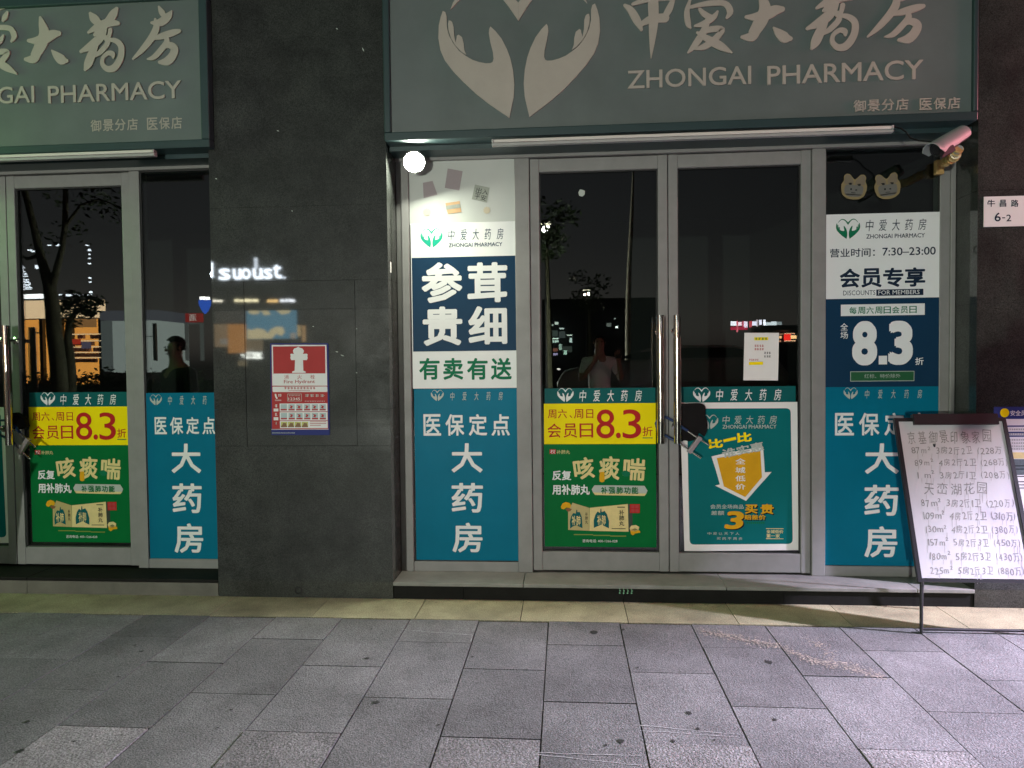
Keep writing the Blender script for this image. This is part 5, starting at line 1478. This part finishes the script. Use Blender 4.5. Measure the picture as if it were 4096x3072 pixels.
prof = [(1.6, zr - .12), (1.75, zr - .05), (2.3, zr + .015), (3.4, zr), (3.75, zr - .12), (3.4, zr - .05), (2.3, zr - .035), (1.8, zr - .1)]
mb = MB(); mb.prism([(x0 + x, yk - .08, z) for x, z in prof], (0, -1.54, 0)); mb.build("roof", wp, car)
for x in (.85, 3.5):
    w = MB().tube([(x0 + x, yk + .01, .22), (x0 + x, yk - .2, .22)], .33, 24).build("wheel", M['black_r'], car)
    MB().tube([(x0 + x, yk + .02, .22), (x0 + x, yk + .005, .22)], .2, 20).build("rim", M['alu'], w)
for x in (.02, .62):
    MB().ball((x0 + x, yk + .02, k0.z - .02), .035, 2, (1, .4, .6)).build("headlight", emit("car_lamp", (1, .95, .85), 6), car)

# ================================================================ people
SKIN = mat("skin", (.38, .22, .15), .55); HAIR = mat("black_hair", (.012, .010, .009), .5)
SHIRT_W = mat("white_shirt", (.85, .85, .82), .8, var=.06, scale=8); CLOTH_D = mat("dark_clothes", (.02, .02, .024), .85); SHOE = mat("dark_shoes", (.02, .018, .016), .6)
def skinned(name, pts, edges, m, parent, sub=1):
    base = wloc(parent)
    me = bpy.data.meshes.new(name)
    me.from_pydata([Vector(p[:3]) - base for p in pts], edges, [])
    o = bpy.data.objects.new(name, me); COL.objects.link(o); o.parent = parent
    sk = o.modifiers.new("skin", 'SKIN'); sk.use_smooth_shade = True
    if not me.skin_vertices: me.skin_vertices.new() if hasattr(me.skin_vertices, 'new') else None
    d = me.skin_vertices[0].data
    for i, p in enumerate(pts):
        r = p[3] if isinstance(p[3], tuple) else (p[3], p[3])
        d[i].radius = r
        d[i].use_root = (i == 0)
    su = o.modifiers.new("subdiv", 'SUBSURF'); su.levels = sub; su.render_levels = sub
    me.materials.append(m)
    return o
def person(label, x, y, zg, h, yaw, top, bottom, pose):
    """standing figure facing +y turned by yaw; pose 'phone' or 'walk'"""
    t = thing("person", label, "person", (x, y, zg))
    s = h / 1.78
    def w(a, b, c):
        a, b, c = a * s, b * s, c * s
        return (x + a * cos(yaw) - b * sin(yaw), y + a * sin(yaw) + b * cos(yaw), zg + c)
    J = [((0, 0, .95), (.15, .11)), ((0, 0, 1.12), (.14, .105)), ((0, .01, 1.30), (.165, .115)), ((0, .0, 1.43), (.13, .085)), ((0, .015, 1.52), (.058, .058)), ((0, .03, 1.60), (.062, .07)), ((0, .035, 1.68), (.078, .09)), ((0, .03, 1.75), (.05, .06))]
    E_ = [(i, i + 1) for i in range(7)]
    hands = []
    for sg in (-1, 1):
        n = len(J)
        if pose == 'phone' and sg < 0: arm = [(-.185, 0, 1.42), (-.25, .08, 1.17), (-.09, .22, 1.40), (-.045, .20, 1.475)]
        elif pose == 'phone': arm = [(.185, 0, 1.42), (.29, .08, 1.17), (.24, .30, 1.40), (.225, .33, 1.47)]
        else: arm = [(.185 * sg, 0, 1.42), (.23 * sg, -.03 * sg, 1.14), (.24 * sg, .06 * sg + .04, .90), (.24 * sg, .08 * sg + .05, .82)]
        J += [(arm[0], (.062, .062)), (arm[1], (.043, .043)), (arm[2], (.028, .03)), (arm[3], (.022, .04))]
        E_ += [(3, n), (n, n + 1), (n + 1, n + 2), (n + 2, n + 3)]
        hands.append((arm[2], arm[3], sg))
        n = len(J)
        st_ = .12 * sg if pose != 'phone' else .03 * sg
        J += [((.095 * sg, 0, .86), (.085, .09)), ((.10 * sg, .02 + st_ * .6, .48), (.058, .062)), ((.10 * sg, st_ - .01, .09), (.04, .045)), ((.11 * sg, st_ + .13, .035), (.04, .03))]
        E_ += [(0, n), (n, n + 1), (n + 1, n + 2), (n + 2, n + 3)]
    for wr, hd, sg in hands:                      # five fingers on each hand
        hv = Vector(hd); d = (hv - Vector(wr)).normalized(); sd = d.cross(Vector((0, 1, .2))).normalized()
        base_i = [i for i, j in enumerate(J) if j[0] == hd][0]
        for f_, (o_, ln) in enumerate(((-.032, .066), (-.011, .076), (.011, .072), (.03, .056))):
            n = len(J)
            a = hv + sd * o_ + d * .035; b = a + d * ln * .55 + Vector((0, .012, 0)); c = b + d * ln * .4 + Vector((0, .022, 0))
            J += [(tuple(a), (.0095, .0095)), (tuple(b), (.0085, .0085)), (tuple(c), (.007, .007))]
            E_ += [(base_i, n), (n, n + 1), (n + 1, n + 2)]
        n = len(J); a = hv - sd * .035 * sg - d * .02; b = a - sd * .02 * sg + d * .03 + Vector((0, .02, 0))
        J += [(tuple(a), (.011, .011)), (tuple(b), (.009, .009))]; E_ += [(base_i, n), (n, n + 1)]
    body = skinned("body", [(*w(*j), tuple(q * s for q in r)) for j, r in J], E_, SKIN, t)
    tp = [J[i] for i in (0, 1, 2, 3)] + [J[8], J[9], J[16], J[17]]
    # top: torso and sleeves, a little larger than the body
    T = [((0, 0, .90), (.172, .132)), ((0, 0, 1.12), (.16, .125)), ((0, .01, 1.30), (.182, .132)), ((0, .0, 1.44), (.14, .095)), ((0, .008, 1.485), (.07, .07))]
    TE = [(0, 1), (1, 2), (2, 3), (3, 4)]
    for b_i in (8, 16):
        a, e = Vector(J[b_i][0]), Vector(J[b_i + 1][0])
        n = len(T)
        T += [(tuple(a), (.078, .078)), (tuple(a.lerp(e, .75)), (.062, .062))]
        TE += [(3, n), (n, n + 1)]
    skinned("shirt", [(*w(*j), tuple(q * s for q in r)) for j, r in T], TE, top, t)
    B = [((0, 0, .93), (.165, .125))]; BE = []
    for b_i in (12, 20):
        n = len(B)
        B += [(J[b_i][0], (.098, .10)), (J[b_i + 1][0], (.074, .078)), ((J[b_i + 2][0][0], J[b_i + 2][0][1], .11), (.06, .064))]
        BE += [(0, n), (n, n + 1), (n + 1, n + 2)]
    skinned("trousers", [(*w(*j), tuple(q * s for q in r)) for j, r in B], BE, bottom, t)
    # head details
    hd = MB().ball(w(0, .02, 1.715), .098 * s, 3, (.86, .98, .95)); hd.v = [v for v in hd.v]
    keep = MB()
    bm = bmesh.new(); bmesh.ops.create_icosphere(bm, subdivisions=3, radius=1)
    for v in list(bm.verts):
        if v.co.y > .35 and v.co.z < .35 or v.co.z < -.65: bm.verts.remove(v)
    for v in bm.verts: v.co = Vector(w(v.co.x * .086, .022 + v.co.y * .104, 1.70 + v.co.z * .098))
    keep.bm(bm); keep.build("hair", HAIR, t, smooth=True)
    for sg in (-1, 1):
        MB().ball(w(.03 * sg, .118, 1.685), .011 * s, 2, (1, .5, .6)).build("eye", M['black'], t)
        MB().ball(w(.082 * sg, .03, 1.675), .022 * s, 2, (.4, .7, 1.1)).build("ear", SKIN, t)
    MB().lathe([(.001, .02), (.010, .01), (.014, -.01), (.001, -.016)], w(0, .125, 1.655), (0, .3, 1), 10).build("nose", SKIN, t, smooth=True)
    MB().ball(w(0, .112, 1.618), .02 * s, 2, (1, .35, .28)).build("mouth", mat("lips", (.3, .12, .10), .5), t)
    return t
pp = mir(Z8, 575, 1330, -.9)
person("person in a white shirt with a hand at the chin holding up a phone", pp.x, -.9, 0, 1.80, 0, SHIRT_W, CLOTH_D, 'phone')
ph = (pp.x + .232, -.9 + .352, 1.55)
tag(MB().box(ph[0] - .037, ph[0] + .037, ph[1], ph[1] + .009, ph[2] - .075, ph[2] + .075, b=.004).build("phone", M['black_m']), "dark phone held up by the person in the white shirt", "phone")
pb2 = mir(Z2, 1315, 980, 2.4, 4.38)
person("person in dark clothes walking past mirrored at the left of the pillar", pb2.x, 2.4, 0, 1.70, .55, CLOTH_D, CLOTH_D, 'walk')

# ================================================================ neighbours' lights along the facade
bs = thing("blade_sign", "red lit blade sign projecting from the wall beyond the right edge", "sign", (5.2, 3.6, 2.36))
MB().box(5.13, 5.27, 3.1, 4.12, 2.36, 3.7, b=.01).build("case", M['black_m'], bs)
L_RED = P_RED / 2
MB().box(5.121, 5.129, 3.14, 4.08, 2.40, 3.66).box(5.271, 5.279, 3.14, 4.08, 2.40, 3.66).build("lit_face", emit("red_lit_face", (1.0, .30, .36), L_RED), bs)
aw = thing("wall_lamp", "cool violet white lamp on an arm beyond the right edge", "lamp", (6.0, 3.0, 2.75))
MB().tube([(6.0, 4.14, 3.1), (6.0, 3.6, 3.1), (6.0, 3.02, 2.95)], .02, 10).build("arm", M['black_m'], aw, smooth=True)
MB().lathe([(.05, .2), (.11, .12), (.12, .04), (.10, .04), (.05, .16)], (6.0, 3.0, 2.78), (0, 0, 1), 20).build("lamp_shade", M['black_m'], aw, smooth=True)
lamp("wall_light", 'SPOT', (6.0, 3.0, 2.75), P_BOX * 9, (.79, .73, 1.0), aw, .07, aim=(2.4, 2.8, 0), spread=58)
gc = thing("added_cross_sign", "unseen green lit cross sign added beyond the left edge for its green light", "sign", (-5.45, 3.75, 2.7))  # unseen sign, put in to tint and brighten the left side
cxp = [(-.12, -.36), (.12, -.36), (.12, -.12), (.36, -.12), (.36, .12), (.12, .12), (.12, .36), (-.12, .36), (-.12, .12), (-.36, .12), (-.36, -.12), (-.12, -.12)]
MB().prism([(-5.51, 3.7 + a, 3.06 + b) for a, b in cxp], (.12, 0, 0)).build("case", M['plastic'], gc)
MB().prism([(-5.386, 3.7 + a * .92, 3.06 + b * .92) for a, b in cxp], (.006, 0, 0)).build("lit_face", emit("green_lit_face", (.38, 1.0, .30), P_GREEN / 4), gc)
MB().tube([(-5.45, 4.14, 3.06), (-5.45, 4.05, 3.06)], .03, 10).build("bracket", M['black_m'], gc)

# ================================================================ humid night air
if HAZE:
    hz = MB().box(-62, 62, -72, 14, -1.2, 9).build("haze", M['joint'])
    hz["kind"] = "stuff"
    hm = bpy.data.materials.new("haze"); hm.use_nodes = True
    n = hm.node_tree.nodes; n.clear()
    pv = n.new("ShaderNodeVolumePrincipled"); pv.inputs['Density'].default_value = HAZE
    pv.inputs['Color'].default_value = (.85, .9, .88, 1); pv.inputs['Anisotropy'].default_value = .3
    ou = n.new("ShaderNodeOutputMaterial"); hm.node_tree.links.new(pv.outputs[0], ou.inputs['Volume'])
    hz.data.materials[0] = hm
